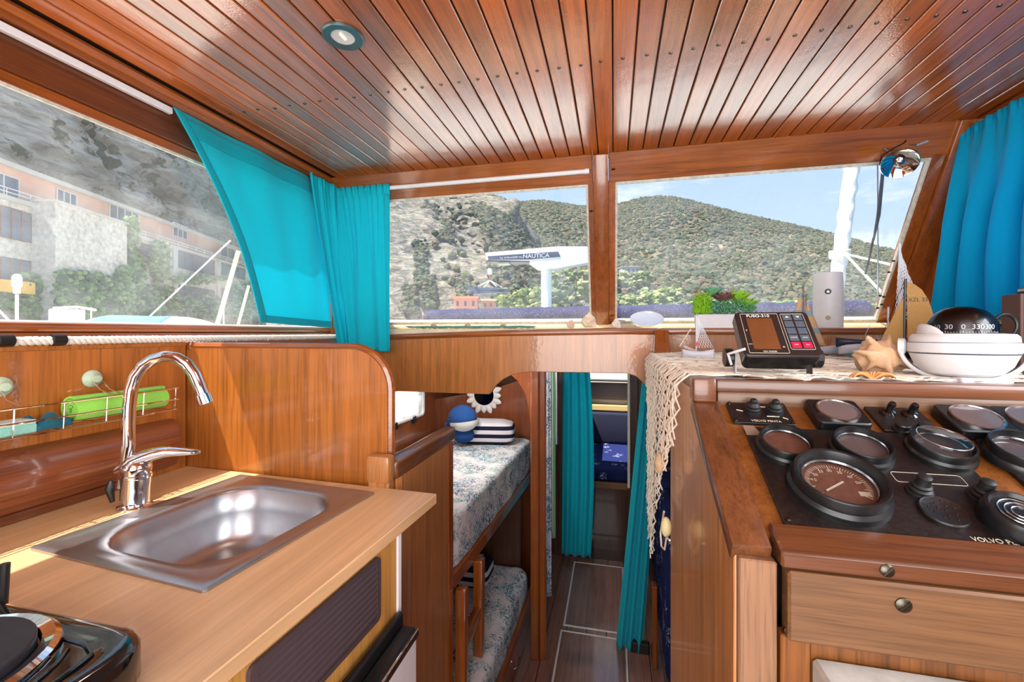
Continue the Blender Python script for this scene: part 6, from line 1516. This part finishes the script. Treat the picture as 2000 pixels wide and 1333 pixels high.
MB().box(*(lambda a: (a.x-.3, a.x+.3, a.y-.2, a.y+.2, a.z-.12, a.z))(cr(985, 513))).build('trolley', M['conc'], cn)
hk = cr(957, 528); MB().tube([cr(957, 512), hk], .02, 5).build('cable', M['black'], cn); MB().box(hk.x-.10, hk.x+.10, hk.y-.08, hk.y+.08, hk.z-.22, hk.z+.08).build('hook_block', M['white_paint'], cn, bevel=.02)
sp0 = cr(957, 548)
for px, py in ((930, 561), (945, 563), (970, 560), (982, 562)): MB().tube([sp0, cr(px, py)], .03, 5).build('sling', M['wwhite'], cn)
MB().tube([hk, sp0], .04, 6).build('hook', plain('red_hook', (190, 80, 64), .5), cn)
for (p, q) in (((913, 564), (985, 568)), ((925, 572), (996, 568)), ((930, 560), (936, 574))): MB().beam(cr(*p), cr(*q), .22, .16).build('spreader_beam', plain('blue_grey_steel', (72, 84, 112), .5), cn)
# ---- pink house below the cliff, small houses on the hillside
def house(px0, px1, py0, py1, D, mat, roof, label, nwin=3):
    a = at(px0, py1, D=D); b = at(px1, py1, D=D); h = (py1-py0)/FPX*D; w = (b-a).length; dep = w*.7
    t = thing('hill_house', (a+b)/2-Vector((0, 0, 3)), label, 'house')
    def hp_(u, z, d): return a+vr_*u+vd*d+Vector((0, 0, z))
    def hbx(u0, u1, z0, z1, d0, d1): return MB().hexa([hp_(u0,z0,d0), hp_(u1,z0,d0), hp_(u1,z0,d1), hp_(u0,z0,d1), hp_(u0,z1,d0), hp_(u1,z1,d0), hp_(u1,z1,d1), hp_(u0,z1,d1)])
    hbx(0, w, -4, h, 0, dep).build('wall', mat, t); hbx(-.2, w+.2, h, h+.25, -.2, dep+.2).build('roof', roof, t)
    for k in range(nwin):
        u = w*(k+.5)/nwin; hbx(u-w*.045, u+w*.045, h*.35, h*.75, -.04, .02).build('window', M['winglass'], t)
M['tile'] = plain('terracotta_roof', (206, 146, 116), .9); M['pinkw'] = plain('pink_wall', (216, 150, 126), .9); M['creamw'] = plain('cream_wall', (226, 206, 178), .9); M['greyw'] = plain('grey_wall', (170, 172, 178), .9)
house(886, 932, 583, 606, 54, M['pinkw'], M['tile'], 'pink house with a flat roof at the foot of the cliff')
house(942, 976, 588, 606, 57, M['pinkw'], M['creamw'], 'lower pink house with a pale roof beside the taller pink one')
house(1215, 1250, 522, 536, 150, M['greyw'], M['conc'], 'pale grey villa among trees next to the mullion', 4)
house(1257, 1283, 560, 572, 130, M['creamw'], M['conc'], 'cream cottage low on the hillside')
house(1352, 1378, 549, 562, 140, M['creamw'], M['tile'], 'sandy house above the planter on the hillside', 2)
S = []
for (px, py, D, rx, ry, n) in ((1230, 545, 128, 40, 12, 90), (1250, 590, 70, 60, 12, 160), (1290, 575, 90, 40, 10, 80), (1120, 560, 60, 60, 30, 240), (1030, 585, 52, 60, 18, 200), (1330, 600, 70, 120, 8, 160), (1480, 600, 75, 120, 8, 140), (1620, 602, 75, 100, 8, 120)):
    for k in range(n):
        q = at(px+random.uniform(-rx, rx), py+random.uniform(-ry, ry), D=D*random.uniform(.9, 1.1)); S.append((q, D*random.uniform(.004, .010)))
blobs('shore_trees', S, [plain('tree_'+str(i), c, .9, noise_amt=.3, nscale=1) for i, c in enumerate(((108, 124, 70), (134, 142, 88), (88, 104, 62), (152, 152, 104)))], 'pale green trees and shrubs along the shore ahead', 'trees')
# ---- furled sail on its stay over the foredeck, with ropes
MD = 4.0
fs = thing('furled_sail', at(1625, 655, D=MD), 'white furled sail on a leaning stay beyond the starboard windscreen', 'sail')
pts = [at(1620+k*1.9, 662-k*14.5, D=MD) for k in range(31)]
pts[0] = Vector((pts[0].x, pts[0].y, 1.20))
def fsail(u, v):
    i = u*30; k = min(29, int(i)); p = pts[k].lerp(pts[k+1], i-k); a = 2*PI*v; r = .060+.004*math.sin(a*2+u*60)+.003*math.sin(a*3-u*80); return p+Vector((r*math.cos(a), r*math.sin(a), 0))
M['sailcloth'] = cloth('white_sailcloth', (240, 236, 230), .1, 60)
MB().grid(fsail, 90, 16, close_v=True).build('rolled_cloth', M['sailcloth'], fs, smooth=80)
kp = at(1640, 497, D=MD)
for dz in (-.02, 0, .02): MB().tube([kp+Vector((.075*math.cos(2*PI*k/16), .075*math.sin(2*PI*k/16), dz+.008*math.sin(k))) for k in range(16)], .011, 6, closed=True).build('lashing', M['rope'], fs)
for q in ((1760, 522), (1728, 578)): MB().tube([at(1650, 496, D=MD-.07), at(*q, D=MD-.6)], .010, 6).build('rope', M['rope'], fs)
